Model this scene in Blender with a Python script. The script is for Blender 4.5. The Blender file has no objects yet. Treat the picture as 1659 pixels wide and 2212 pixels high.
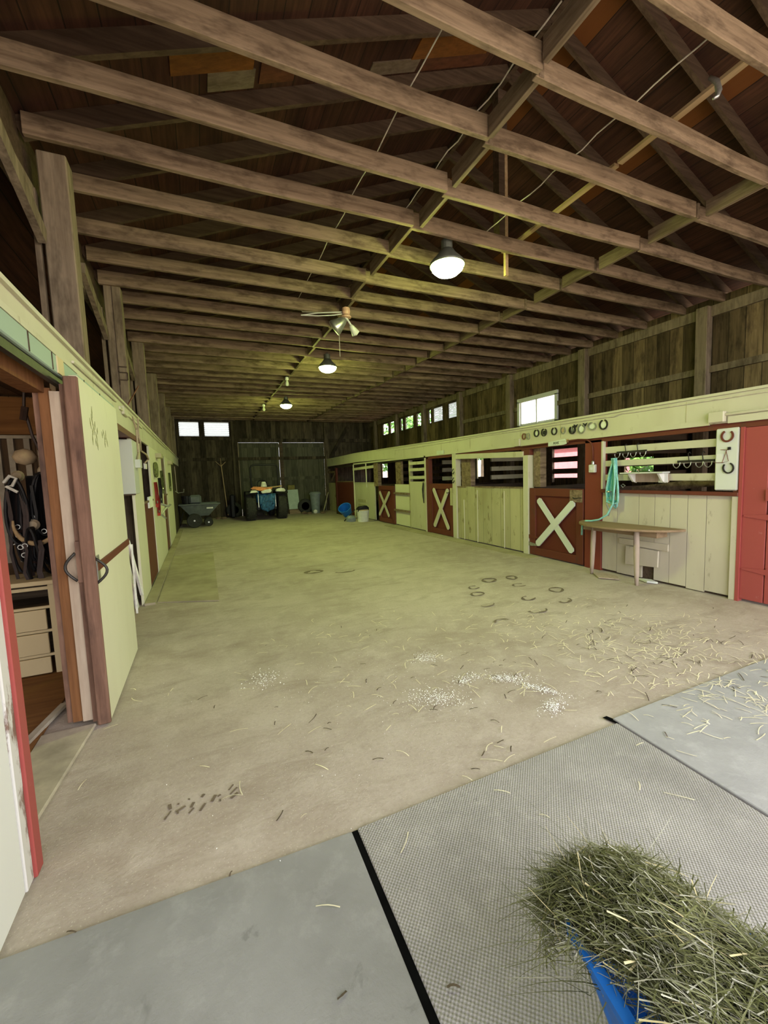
import bpy, bmesh, math, random
from mathutils import Vector, Matrix
random.seed(7)
PI = math.pi
SC = bpy.context.scene
COL = SC.collection
# ------------------------------------------------------------------ mesh collector
class MB:
    def __init__(s): s.v = []; s.f = []
    def add(s, vs, fs):
        b = len(s.v); s.v += [Vector(p) for p in vs]; s.f += [tuple(b+i for i in f) for f in fs]; return s
    def box(s, x0, x1, y0, y1, z0, z1):
        return s.add([(x0,y0,z0),(x1,y0,z0),(x1,y1,z0),(x0,y1,z0),(x0,y0,z1),(x1,y0,z1),(x1,y1,z1),(x0,y1,z1)],
                     [(0,3,2,1),(4,5,6,7),(0,1,5,4),(1,2,6,5),(2,3,7,6),(3,0,4,7)])
    def bar(s, p, q, w, h, up=(0,0,1)):
        p = Vector(p); q = Vector(q); d = (q-p).normalized(); u = Vector(up)
        a = d.cross(u)
        if a.length < 1e-4: a = d.cross(Vector((1,0,0)))
        a.normalize(); u = a.cross(d)
        a = a*w/2; u = u*h/2
        return s.add([p-a-u,p+a-u,p+a+u,p-a+u,q-a-u,q+a-u,q+a+u,q-a+u],
                     [(0,1,2,3),(7,6,5,4),(0,4,5,1),(1,5,6,2),(2,6,7,3),(3,7,4,0)])
    def tube(s, pts, r, n=8, closed=False):
        pts = [Vector(p) for p in pts]; m = len(pts); rings = []; ref = None
        for i, p in enumerate(pts):
            a = pts[(i-1) % m] if (closed or i > 0) else p
            b = pts[(i+1) % m] if (closed or i < m-1) else p
            d = (b-a).normalized() if (b-a).length > 1e-9 else Vector((0,0,1))
            if ref is None:
                ref = d.cross(Vector((0,0,1)))
                if ref.length < .05: ref = d.cross(Vector((1,0,0)))
            else: ref = ref - d*ref.dot(d)
            ref.normalize(); c = d.cross(ref); rr = r[i] if isinstance(r, (list,tuple)) else r
            rings.append([p + (ref*math.cos(2*PI*k/n) + c*math.sin(2*PI*k/n))*rr for k in range(n)])
        b = len(s.v)
        for g in rings: s.v += g
        for i in range(m if closed else m-1):
            j = (i+1) % m
            for k in range(n):
                l = (k+1) % n
                s.f.append((b+i*n+k, b+i*n+l, b+j*n+l, b+j*n+k))
        if not closed:
            s.f.append(tuple(b+k for k in reversed(range(n)))); s.f.append(tuple(b+(m-1)*n+k for k in range(n)))
        return s
    def strap(s, pts, w, t, side=(0,1,0)):
        # flat band along a path; side: direction of its width
        pts = [Vector(p) for p in pts]; sd = Vector(side).normalized(); b = len(s.v); m = len(pts)
        for i, p in enumerate(pts):
            d = (pts[min(i+1,m-1)]-pts[max(i-1,0)]).normalized(); nrm = d.cross(sd)
            nrm = nrm.normalized() if nrm.length > 1e-6 else Vector((0,0,1))
            s.v += [p-sd*w/2-nrm*t/2, p+sd*w/2-nrm*t/2, p+sd*w/2+nrm*t/2, p-sd*w/2+nrm*t/2]
        for i in range(m-1):
            for k in range(4):
                l = (k+1) % 4; s.f.append((b+4*i+k, b+4*i+l, b+4*i+4+l, b+4*i+4+k))
        s.f.append((b+3,b+2,b+1,b)); e = b+4*(m-1); s.f.append((e,e+1,e+2,e+3)); return s
    def lathe(s, prof, n=24, c=(0,0,0), axis='Z', rot=None):
        b = len(s.v); c = Vector(c); m = len(prof)
        for r, h in prof:
            for k in range(n):
                a = 2*PI*k/n; x, y = r*math.cos(a), r*math.sin(a)
                p = Vector((x,y,h)) if axis == 'Z' else (Vector((h,x,y)) if axis == 'X' else Vector((x,h,y)))
                s.v.append(c + (rot @ p if rot else p))
        for i in range(m-1):
            for k in range(n):
                l = (k+1) % n; s.f.append((b+i*n+k, b+i*n+l, b+(i+1)*n+l, b+(i+1)*n+k))
        if prof[0][0] > 1e-6: s.f.append(tuple(b+k for k in reversed(range(n))))
        if prof[-1][0] > 1e-6: s.f.append(tuple(b+(m-1)*n+k for k in range(n)))
        return s
    def prism(s, poly, fn, d0, d1):
        n = len(poly); b = len(s.v)
        s.v += [Vector(fn(p[0],p[1],d0)) for p in poly] + [Vector(fn(p[0],p[1],d1)) for p in poly]
        s.f.append(tuple(b+i for i in range(n))); s.f.append(tuple(b+n+i for i in reversed(range(n))))
        for i in range(n):
            j = (i+1) % n; s.f.append((b+i, b+j, b+n+j, b+n+i))
        return s
    def xf(s, M):
        s.v = [M @ p for p in s.v]; return s
    def build(s, name, mat, parent=None, smooth=False, bevel=0, local=False, fix=True):
        me = bpy.data.meshes.new(name)
        off = Vector((0,0,0))
        if parent is not None:
            if not local: off = WL(parent)
        elif s.v and not local:
            xs = [p.x for p in s.v]; ys = [p.y for p in s.v]; zs = [p.z for p in s.v]
            off = Vector(((min(xs)+max(xs))/2, (min(ys)+max(ys))/2, min(zs)))
        me.from_pydata([p-off for p in s.v], [], s.f)
        if fix:
            bm = bmesh.new(); bm.from_mesh(me); bmesh.ops.recalc_face_normals(bm, faces=bm.faces); bm.to_mesh(me); bm.free()
        me.materials.append(mat)
        if smooth: me.polygons.foreach_set('use_smooth', [True]*len(me.polygons))
        o = bpy.data.objects.new(name, me); COL.objects.link(o)
        if parent is not None: o.parent = parent
        elif not local: o.location = off
        if bevel:
            m = o.modifiers.new('Bevel', 'BEVEL'); m.width = bevel; m.segments = 1; m.limit_method = 'ANGLE'
        return o
def WL(o):
    v = Vector(o.location)
    while o.parent is not None: o = o.parent; v += Vector(o.location)
    return v
def bx(*a): return MB().box(*a)
def tag(o, label, cat, group=None, kind=None):
    o['label'] = label; o['category'] = cat
    if group: o['group'] = group
    if kind: o['kind'] = kind
    return o
def thing(name, label, cat, loc=(0,0,0), rotz=0, group=None):
    o = bpy.data.objects.new(name, None); COL.objects.link(o); o.location = loc; o.rotation_euler = (0,0,rotz)
    o.empty_display_size = .1
    return tag(o, label, cat, group)
def struct(o, label=None, cat=None):
    o['kind'] = 'structure'
    if label: o['label'] = label; o['category'] = cat or 'structure'
    return o
def dup(root, loc, label=None, rotz=None):
    r = root.copy(); COL.objects.link(r); r.location = loc
    if rotz is not None: r.rotation_euler = (0,0,rotz)
    if label: r['label'] = label
    for ch in list(root.children):
        c = ch.copy(); COL.objects.link(c); c.parent = r
        for g in ch.children:
            d = g.copy(); COL.objects.link(d); d.parent = c
    return r
# ------------------------------------------------------------------ materials
class NT:
    def __init__(s, name):
        s.m = bpy.data.materials.new(name); s.m.use_nodes = True; s.t = s.m.node_tree; s.t.nodes.clear()
        s.out = s.t.nodes.new('ShaderNodeOutputMaterial'); s.b = s.t.nodes.new('ShaderNodeBsdfPrincipled')
        s.t.links.new(s.b.outputs[0], s.out.inputs[0])
    def n(s, typ, **kw):
        nd = s.t.nodes.new('ShaderNode'+typ)
        for k, v in kw.items():
            if k.startswith('i_'):
                key = k[2:]; key = int(key) if key.isdigit() else key.replace('_',' ')
                s.set(nd.inputs[key], v)
            else: setattr(nd, k, v)
        return nd
    def set(s, sock, v):
        if hasattr(v, 'links') or isinstance(v, bpy.types.NodeSocket): s.t.links.new(v, sock)
        else: sock.default_value = v
    def math(s, op, a, b=0.0, c=None):
        nd = s.t.nodes.new('ShaderNodeMath'); nd.operation = op; s.set(nd.inputs[0], a); s.set(nd.inputs[1], b)
        if c is not None: s.set(nd.inputs[2], c)
        return nd.outputs[0]
    def mix(s, fac, a, b, mode='MIX'):
        nd = s.t.nodes.new('ShaderNodeMix'); nd.data_type = 'RGBA'; nd.blend_type = mode
        s.set(nd.inputs[0], fac); s.set(nd.inputs[6], a); s.set(nd.inputs[7], b); return nd.outputs[2]
    def coords(s, world=False):
        tc = s.t.nodes.new('ShaderNodeTexCoord')
        if world: return s.n('NewGeometry').outputs['Position']
        oi = s.t.nodes.new('ShaderNodeObjectInfo')
        r = s.math('MULTIPLY', oi.outputs['Random'], 37.0)
        cb = s.t.nodes.new('ShaderNodeCombineXYZ'); [s.set(cb.inputs[i], r) for i in range(3)]
        va = s.t.nodes.new('ShaderNodeVectorMath'); va.operation = 'ADD'
        s.t.links.new(tc.outputs['Object'], va.inputs[0]); s.t.links.new(cb.outputs[0], va.inputs[1])
        return va.outputs[0]
    def scaled(s, v, sc):
        mp = s.t.nodes.new('ShaderNodeMapping'); s.t.links.new(v, mp.inputs[0]); mp.inputs['Scale'].default_value = sc
        return mp.outputs[0]
    def noise(s, v, scale, detail=4, rough=.6, dist=0.0):
        nd = s.t.nodes.new('ShaderNodeTexNoise'); s.t.links.new(v, nd.inputs['Vector'])
        nd.inputs['Scale'].default_value = scale; nd.inputs['Detail'].default_value = detail
        nd.inputs['Roughness'].default_value = rough; nd.inputs['Distortion'].default_value = dist
        return nd.outputs['Fac']
    def ramp(s, fac, lo, hi):
        return s.n('MapRange', i_0=fac, i_1=lo, i_2=hi).outputs[0]
    def bump(s, h, strength=.3, dist=.01):
        nd = s.n('Bump', i_Strength=strength, i_Distance=dist, i_Height=h); s.t.links.new(nd.outputs[0], s.b.inputs['Normal'])
    def fin(s, col, rough=.8, metal=0.0, spec=.3):
        s.set(s.b.inputs['Base Color'], col); s.set(s.b.inputs['Roughness'], rough); s.set(s.b.inputs['Metallic'], metal)
        s.b.inputs['Specular IOR Level'].default_value = spec
        return s.m
def C(r, g, b): return (r, g, b, 1)
AX = {'X':0,'Y':1,'Z':2}
def wood(name, ca, cb, grain='X', stretch=16, scale=1.6, rough=.85, plank=None, stain=C(.03,.02,.012), stain_amt=.5, bump=.35, warm=None, tone=.55, world=False, blotch=1.1):
    n = NT(name); v = n.coords(world)
    sc = [stretch]*3; sc[AX[grain]] = 1.0
    vec = n.scaled(v, sc)
    dark_gap = None; pid = None
    if plank:
        ax, w = plank
        sp = n.n('SeparateXYZ', i_0=v)
        u = n.math('DIVIDE', sp.outputs[AX[ax]], w)
        fl = n.math('FLOOR', u); fr = n.math('FRACT', u)
        wn = n.n('TexWhiteNoise', noise_dimensions='1D'); n.set(wn.inputs['W'], fl); pid = wn.outputs['Value']
        # every board gets its own run of grain
        cb_ = n.n('CombineXYZ'); k = n.math('MULTIPLY', pid, 50.0); [n.set(cb_.inputs[i], k) for i in range(3)]
        va = n.n('VectorMath', operation='ADD'); n.t.links.new(vec, va.inputs[0]); n.t.links.new(cb_.outputs[0], va.inputs[1]); vec = va.outputs[0]
        dark_gap = n.math('LESS_THAN', fr, .045)
    g = n.noise(vec, scale, 5, .65, .3)
    col = n.mix(n.ramp(g, .3, .7), cb, ca)
    big = n.noise(n.scaled(v, [3 if i != AX[grain] else 1 for i in range(3)]), blotch, 4, .65)
    col = n.mix(n.math('MULTIPLY', n.ramp(big, .48, .70), stain_amt), col, stain)
    if pid is not None:
        k = n.math('MULTIPLY_ADD', pid, tone, 1.0-tone*.55)
        kc = n.n('CombineXYZ'); [n.set(kc.inputs[i], k) for i in range(3)]
        col = n.mix(1.0, col, kc.outputs[0], 'MULTIPLY')
        if warm is not None:
            col = n.mix(n.math('MULTIPLY', n.math('GREATER_THAN', pid, .9), .8), col, warm)
        col = n.mix(n.math('MULTIPLY', dark_gap, .8), col, C(.012,.009,.006))
    h = g
    if dark_gap is not None: h = n.math('SUBTRACT', g, n.math('MULTIPLY', dark_gap, 1.5))
    n.bump(h, bump, .006)
    return n.fin(col, rough, spec=.15)
def paint(name, col, worn, amt=.35, sc=5.0, rough=.55, plank=None, gap=C(.2,.18,.12), dirt=C(.30,.25,.17), dirt_amt=.35, stretch=(1,1,.35)):
    n = NT(name); v = n.coords(); vv = n.scaled(v, stretch)
    a = n.noise(vv, sc, 6, .7); b = n.noise(vv, 1.7, 4, .6)
    c = n.mix(n.math('MULTIPLY', n.ramp(b, .45, .75), dirt_amt), col, dirt)
    c = n.mix(n.math('MULTIPLY', n.ramp(a, .66-.17*amt, .72-.17*amt), min(1, amt*2.2)), c, worn)
    h = a
    if plank:
        ax, w = plank; sp = n.n('SeparateXYZ', i_0=v)
        u = n.math('DIVIDE', sp.outputs[AX[ax]], w); fr = n.math('FRACT', u)
        wn = n.n('TexWhiteNoise', noise_dimensions='1D'); n.set(wn.inputs['W'], n.math('FLOOR', u))
        k = n.math('MULTIPLY_ADD', wn.outputs['Value'], .16, .9); kc = n.n('CombineXYZ'); [n.set(kc.inputs[i], k) for i in range(3)]
        c = n.mix(1.0, c, kc.outputs[0], 'MULTIPLY')
        gp = n.math('LESS_THAN', fr, .03); c = n.mix(gp, c, gap); h = n.math('SUBTRACT', a, gp)
    n.bump(h, .15, .004)
    return n.fin(c, rough, spec=.3)
def plain(name, col, rough=.6, metal=0.0, var=.25, sc=8.0, spec=.3, bump=.1):
    n = NT(name); v = n.coords(); a = n.noise(v, sc, 4, .6)
    dk = (col[0]*(1-var), col[1]*(1-var), col[2]*(1-var), 1); lt = (min(1,col[0]*(1+var)), min(1,col[1]*(1+var)), min(1,col[2]*(1+var)), 1)
    if bump: n.bump(a, bump, .004)
    return n.fin(n.mix(n.ramp(a,.3,.7), dk, lt), rough, metal, spec)
def glow(name, col, strength):
    n = NT(name); n.set(n.b.inputs['Base Color'], C(.8,.8,.7)); n.set(n.b.inputs['Emission Color'], col); n.b.inputs['Emission Strength'].default_value = strength
    return n.m
def mat_floor():
    n = NT('packed_dirt'); v = n.coords(True)
    a = n.noise(v, .55, 5, .65); b = n.noise(v, 4.5, 6, .7); c = n.noise(v, 45, 4, .75); d = n.noise(n.scaled(v,(1,2.5,1)), 1.6, 6, .7, .6)
    col = n.mix(n.ramp(a,.35,.65), C(.40,.335,.285), C(.52,.45,.395))
    col = n.mix(n.math('MULTIPLY', n.ramp(b,.48,.70), .6), col, C(.58,.515,.46))
    col = n.mix(n.math('MULTIPLY', n.ramp(d,.50,.70), .65), col, C(.31,.25,.20))
    col = n.mix(n.math('MULTIPLY', n.ramp(c,.45,.8), .4), col, C(.30,.24,.19))
    vo = n.n('TexVoronoi', i_Scale=60.0); n.t.links.new(v, vo.inputs['Vector'])
    col = n.mix(n.math('MULTIPLY', n.math('LESS_THAN', vo.outputs['Distance'], .16), .45), col, C(.66,.6,.52))
    n.bump(n.math('ADD', n.math('MULTIPLY', c, .5), b), .55, .012)
    return n.fin(col, .95, spec=.1)
def mat_mat(name, base, nubs=False):
    n = NT(name); v = n.coords(True)
    a = n.noise(v, 1.4, 5, .65); b = n.noise(v, 9, 6, .7); c = n.noise(v, 70, 3, .7)
    k = lambda f: C(base[0]*f, base[1]*f, base[2]*f)
    col = n.mix(n.ramp(a,.35,.7), k(.8), k(1.12))
    col = n.mix(n.math('MULTIPLY', n.ramp(b,.52,.7), .4), col, k(1.35))
    d = n.noise(n.scaled(v,(1,1,1)), 3.2, 5, .7, 1.2)
    col = n.mix(n.math('MULTIPLY', n.ramp(d,.64,.7), .5), col, k(.55))
    h = n.math('ADD', n.math('MULTIPLY', c, .6), b)
    if nubs:
        sp = n.n('SeparateXYZ', i_0=v)
        sx = n.math('SINE', n.math('MULTIPLY', sp.outputs[0], 420.0)); sy = n.math('SINE', n.math('MULTIPLY', sp.outputs[1], 420.0))
        p = n.math('MULTIPLY', sx, sy); col = n.mix(n.math('MULTIPLY', n.ramp(p,.2,-.4), .45), col, k(.45)); h = n.math('ADD', h, n.math('MULTIPLY', p, .6))
    n.bump(h, .45, .005)
    return n.fin(col, .85, spec=.2)
M = dict(
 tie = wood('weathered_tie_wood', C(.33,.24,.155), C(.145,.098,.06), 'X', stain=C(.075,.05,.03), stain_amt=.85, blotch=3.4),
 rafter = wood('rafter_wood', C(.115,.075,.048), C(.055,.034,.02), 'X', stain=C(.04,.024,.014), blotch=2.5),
 block = wood('blocking_wood', C(.25,.185,.12), C(.11,.075,.045), 'Y', stain=C(.05,.033,.02), blotch=3),
 lath = wood('tan_lath_wood', C(.5,.36,.2), C(.34,.22,.11), 'Y', stain_amt=.2),
 post = wood('timber_post_wood', C(.30,.235,.155), C(.15,.11,.07), 'Z', stain=C(.055,.04,.025), stain_amt=.7, blotch=2.2),
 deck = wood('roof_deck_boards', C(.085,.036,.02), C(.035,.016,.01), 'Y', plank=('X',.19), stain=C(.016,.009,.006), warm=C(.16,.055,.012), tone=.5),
 orange_patch = wood('orange_patch_board', C(.22,.085,.018), C(.13,.05,.012), 'X', stain_amt=.3), pale_patch = wood('pale_patch_board', C(.20,.15,.10), C(.11,.08,.05), 'X'), rust_patch = wood('rust_patch_board', C(.14,.05,.022), C(.08,.03,.014), 'X'),
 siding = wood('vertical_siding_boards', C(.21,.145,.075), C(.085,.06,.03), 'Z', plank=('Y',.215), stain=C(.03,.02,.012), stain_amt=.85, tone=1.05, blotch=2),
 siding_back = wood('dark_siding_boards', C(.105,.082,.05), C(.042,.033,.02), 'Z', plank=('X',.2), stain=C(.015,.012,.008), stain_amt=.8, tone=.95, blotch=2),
 door_back = wood('grey_green_door_boards', C(.125,.12,.08), C(.06,.058,.038), 'Z', plank=('X',.24), stain=C(.03,.027,.018), tone=.6),
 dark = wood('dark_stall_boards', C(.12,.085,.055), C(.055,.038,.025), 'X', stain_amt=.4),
 darkv = wood('dark_room_boards', C(.16,.10,.055), C(.08,.05,.028), 'Z', plank=('X',.16), stain_amt=.4),
 brown = wood('orange_brown_board', C(.21,.095,.038), C(.12,.05,.02), 'Z', stain=C(.08,.035,.015)),
 brownx = wood('orange_brown_header', C(.26,.125,.04), C(.16,.07,.025), 'X', stain=C(.08,.035,.015), stain_amt=.3),
 edge = wood('worn_door_edge', C(.22,.125,.085), C(.10,.052,.035), 'Z', blotch=2, stain=C(.035,.022,.018), stain_amt=.8),
 jamb = wood('faded_jamb_paint', C(.45,.36,.27), C(.34,.26,.19), 'Z', stain=C(.25,.17,.12), stain_amt=.5),
 table = wood('weathered_table_top', C(.33,.235,.145), C(.22,.15,.09), 'Y', stain=C(.15,.10,.06), stain_amt=.4),
 tleg = wood('greyed_table_leg', C(.50,.41,.34), C(.36,.28,.22), 'Z', stain=C(.2,.15,.1), stain_amt=.3),
 cream = paint('cream_paint', C(.58,.55,.41), C(.38,.32,.21), .3, dirt=C(.44,.40,.27), dirt_amt=.5),
 creamp = paint('cream_board_paint', C(.56,.51,.40), C(.30,.25,.17), .27, 9.0, dirt=C(.40,.34,.24), dirt_amt=.6),
 creamd = paint('cream_door_paint', C(.69,.67,.50), C(.5,.45,.33), .12, dirt=C(.58,.54,.38), dirt_amt=.4),
 creamo = paint('olive_cream_paint', C(.50,.46,.28), C(.25,.21,.11), .45, 8.0, dirt=C(.30,.26,.13), dirt_amt=.7, plank=('Y',.27)),
 pale = paint('pale_board_paint', C(.66,.68,.62), C(.45,.46,.42), .15, dirt=C(.55,.56,.5)),
 white = paint('white_panel_paint', C(.72,.72,.68), C(.5,.47,.42), .12, dirt=C(.6,.58,.53)),
 peel = paint('peeling_white_paint', C(.62,.60,.57), C(.20,.12,.09), .95, 7.0, dirt=C(.4,.33,.3)),
 red = paint('barn_red_paint', C(.19,.04,.026), C(.20,.055,.035), .3, 7.0, rough=.5, dirt=C(.24,.06,.04)),
 redl = paint('faded_red_paint', C(.34,.07,.062), C(.5,.25,.22), .12, 12.0, rough=.5, dirt=C(.33,.075,.06), stretch=(1,1,1)),
 redd = paint('dark_red_paint', C(.12,.024,.015), C(.08,.025,.016), .3, 7.0, dirt=C(.12,.035,.02)),
 redb = paint('red_brown_paint', C(.135,.034,.02), C(.10,.04,.025), .4, 6.0, dirt=C(.10,.035,.022)),
 green = paint('sea_green_paint', C(.33,.43,.35), C(.5,.5,.38), .2, dirt=C(.3,.42,.33)),
 box = paint('grey_white_paint', C(.55,.57,.50), C(.3,.3,.25), .12, dirt=C(.45,.47,.4)),
 floor = mat_floor(),
 mata = mat_mat('grey_rubber', (.30,.295,.29)), matb = mat_mat('nubbed_rubber', (.40,.38,.365), True), matc = mat_mat('dusty_rubber', (.385,.38,.385)),
 sheet = plain('olive_floor_sheet', C(.37,.32,.22), .9, var=.2, sc=3),
 slab = plain('threshold_board', C(.40,.35,.27), .9, var=.25, sc=6),
 iron = plain('dark_iron', C(.05,.045,.04), .5, .6, sc=30), steel = plain('galvanised_steel', C(.45,.45,.42), .35, .8, sc=20),
 rust = plain('rusty_iron', C(.22,.09,.055), .7, .3, sc=20), black = plain('black_leather', C(.010,.009,.010), .55, var=.4, sc=15),
 rubber = plain('tyre_rubber', C(.035,.034,.03), .8, var=.3, sc=25), hose = plain('teal_nylon', C(.08,.42,.36), .5, var=.3, sc=25),
 hosel = plain('pale_teal_rope', C(.25,.55,.50), .6, sc=25), blue = plain('blue_plastic', C(.015,.14,.52), .4, var=.15, sc=6),
 bluetarp = plain('blue_tarp_cloth', C(.03,.10,.22), .5, var=.7, sc=9, bump=.4), whitep = plain('white_plastic', C(.62,.62,.55), .4, var=.12),
 grayp = plain('grey_plastic', C(.12,.135,.13), .5, var=.2), canp = plain('grey_can_plastic', C(.19,.22,.23), .5, var=.15), orange = plain('orange_cloth', C(.62,.24,.09), .7),
 copper = plain('copper_porcelain', C(.55,.33,.22), .4), porcelain = plain('white_porcelain', C(.75,.73,.68), .25, var=.05), tan = plain('tan_cloth', C(.5,.38,.24), .8),
 cord = plain('tan_cord', C(.40,.32,.22), .7), wire = plain('pale_wire', C(.55,.5,.4), .6), leather = plain('brown_leather', C(.035,.018,.014), .5, var=.4), halter = plain('red_nylon', C(.38,.04,.03), .5),
 drawer = paint('yellowed_drawer_paint', C(.62,.50,.29), C(.40,.29,.15), .2, dirt=C(.46,.35,.19)), sign = plain('white_sign', C(.62,.66,.58), .6, var=.06), void = plain('black_gap', C(.006,.006,.006), 1.0, spec=0, bump=0), ink = plain('black_ink', C(.02,.02,.02), .7, var=.1),
 leafp = plain('olive_paint', C(.19,.20,.06), .7), lampm = plain('lamp_housing', C(.16,.17,.14), .5, .5), lampglow = glow('lamp_glow', C(.80,1.0,.26), 150.0),
 shaving = plain('wood_shaving', C(.92,.91,.90), .8, var=.1), straw = plain('straw', C(.80,.72,.53), .7, var=.3, sc=3, bump=0), strawd = plain('dark_debris', C(.10,.075,.05), .8),
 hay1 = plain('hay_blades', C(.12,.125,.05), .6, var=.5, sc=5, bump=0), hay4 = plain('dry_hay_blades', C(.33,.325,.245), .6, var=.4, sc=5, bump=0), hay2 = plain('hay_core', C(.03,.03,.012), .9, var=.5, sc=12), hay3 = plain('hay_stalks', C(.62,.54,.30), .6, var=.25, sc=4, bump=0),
 moist = plain('damp_dirt', C(.17,.13,.095), .9, var=.2, sc=14), ground = plain('gravel', C(.42,.36,.30), .95, var=.25, sc=2), leaves = plain('tree_leaves', C(.10,.24,.035), .7, var=.5, sc=3), bark = plain('tree_bark', C(.12,.09,.06), .9),
 redbarn = plain('outside_red_siding', C(.50,.17,.18), .8, var=.1), cardboard = plain('pale_blue_panel', C(.42,.50,.43), .8, var=.08), olive = plain('olive_box', C(.20,.17,.05), .8),
 cloth = plain('white_cloth', C(.75,.74,.68), .9), louver = plain('white_louver', C(.85,.86,.86), .5, var=.04), paper = plain('white_paper', C(.75,.78,.68), .8, var=.05), wreath = plain('dry_green_wreath', C(.14,.16,.05), .9, var=.5, sc=30),
)
def glass():
    n = NT('window_glass'); g = n.n('BsdfGlass', i_Roughness=0.0, i_IOR=1.45); t = n.n('BsdfTransparent'); mx = n.n('MixShader', i_0=.08)
    n.t.links.new(t.outputs[0], mx.inputs[1]); n.t.links.new(g.outputs[0], mx.inputs[2]); n.t.links.new(mx.outputs[0], n.out.inputs[0]); return n.m
M['glass'] = glass()
SKY, LAMP, EXPO, SUN = 5.5, 29.0, 0.2, 14.0
def translucent(name, col):
    n = NT(name); t = n.n('BsdfTranslucent', i_Color=col); d = n.n('BsdfDiffuse', i_Color=col); mx = n.n('MixShader', i_0=.75)
    n.t.links.new(d.outputs[0], mx.inputs[1]); n.t.links.new(t.outputs[0], mx.inputs[2]); n.t.links.new(mx.outputs[0], n.out.inputs[0]); return n.m
M['frost'] = translucent('frosted_slat', C(.55,.58,.58))
XL, XR, XO, YB, YF = -.74, 5.28, 7.46, 18.2, -1.3
ZT, TH = 3.93, .148
PY = [3.98+2.235*k for k in range(7)]
ords = 'first second third fourth fifth sixth seventh eighth ninth tenth eleventh twelfth thirteenth fourteenth fifteenth sixteenth seventeenth eighteenth nineteenth twentieth'.split()
ords += ['twenty-'+w for w in ords[:9]] + ['thirtieth', 'thirty-first', 'thirty-second']
def wall_cells(fn, us, zs, holes, mat, name, parent=None):
    """a slab in (u,z) with rectangular openings; fn(u0,u1,z0,z1) -> box"""
    U = sorted(set(us + [h[0] for h in holes] + [h[1] for h in holes])); Z = sorted(set(zs + [h[2] for h in holes] + [h[3] for h in holes]))
    mb = MB()
    for a, b in zip(U, U[1:]):
        run = None
        for c, d in list(zip(Z, Z[1:])) + [(None, None)]:
            solid = c is not None and not any(h[0] <= a+1e-6 and b <= h[1]+1e-6 and h[2] <= c+1e-6 and d <= h[3]+1e-6 for h in holes)
            if solid: run = (run[0], d) if run else (c, d)
            elif run: mb.box(*fn(a, b, run[0], run[1])); run = None
    return mb.build(name, mat, parent)
# ---------------------------------------------------------------- ground, floor
struct(bx(-60,60,-60,60,-.12,-.06).build('ground', M['ground']), 'pale gravel ground outside the barn', 'ground')
fl = MB()
nx, ny = 40, 100
for i in range(nx+1):
    for j in range(ny+1):
        x = -3.6 + (XO+.1+3.6)*i/nx; y = YF + (YB+.1-YF)*j/ny
        fl.v.append(Vector((x, y, .004*math.sin(x*2.1+y*.7)*math.sin(y*1.3))))
for i in range(nx):
    for j in range(ny): fl.f.append((i*(ny+1)+j, (i+1)*(ny+1)+j, (i+1)*(ny+1)+j+1, i*(ny+1)+j+1))
FLOOR = struct(fl.build('floor', M['floor'], smooth=True), 'packed stone dust floor of the barn aisle', 'floor')
# hoof and boot marks pressed damp into the dust
def ringmark(x, y, r, a0, a1, w, squash=.8, rot=0):
    mb = MB(); N = 18
    for i in range(N+1):
        a = a0+(a1-a0)*i/N
        for q in (r, r-w*(.7+.3*math.sin(a*3))):
            px, py = q*math.cos(a), q*squash*math.sin(a); mb.v.append(Vector((x+px*math.cos(rot)-py*math.sin(rot), y+px*math.sin(rot)+py*math.cos(rot), .0065)))
    for i in range(N): mb.f.append((2*i, 2*i+2, 2*i+3, 2*i+1))
    return mb
for x, y, r, a0, a1, w, rt in [(3.02,4.10,.10,0,6.28,.035,.2),(3.16,4.36,.09,.4,5.2,.03,.4),(2.86,3.72,.10,3.3,6,.03,.1),(3.55,4.55,.13,0,6.28,.06,.5),(3.72,4.15,.10,.5,5.5,.03,0),
      (3.95,3.75,.12,0,6.28,.05,.6),(3.42,3.66,.1,1,5.5,.04,.3),(3.2,3.3,.12,3,6.1,.04,0),(3.7,3.4,.11,2.8,6.2,.05,.4),(1.55,6.4,.16,0,6.28,.1,0),(2.0,6.2,.18,3.4,6,.08,0),(3.9,4.5,.11,0,6.28,.06,.9),(2.66,3.2,.1,.2,3,.03,0)]:
    ringmark(x,y,r,a0,a1,w,.75,rt).build('hoof_mark', M['moist'], FLOOR, fix=False)
# boot print near the tack room
bp = MB()
for i in range(7):
    for j in range(3):
        if random.random() < .8: bp.bar((-.24+.045*i+random.uniform(-.015,.015), 1.98+.035*j+random.uniform(-.015,.015), .0055),(-.225+.045*i+random.uniform(-.02,.02), 2.0+.035*j+random.uniform(-.01,.01), .0055), random.uniform(.006,.014), .001)
bp.build('boot_mark', M['moist'], FLOOR)
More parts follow.
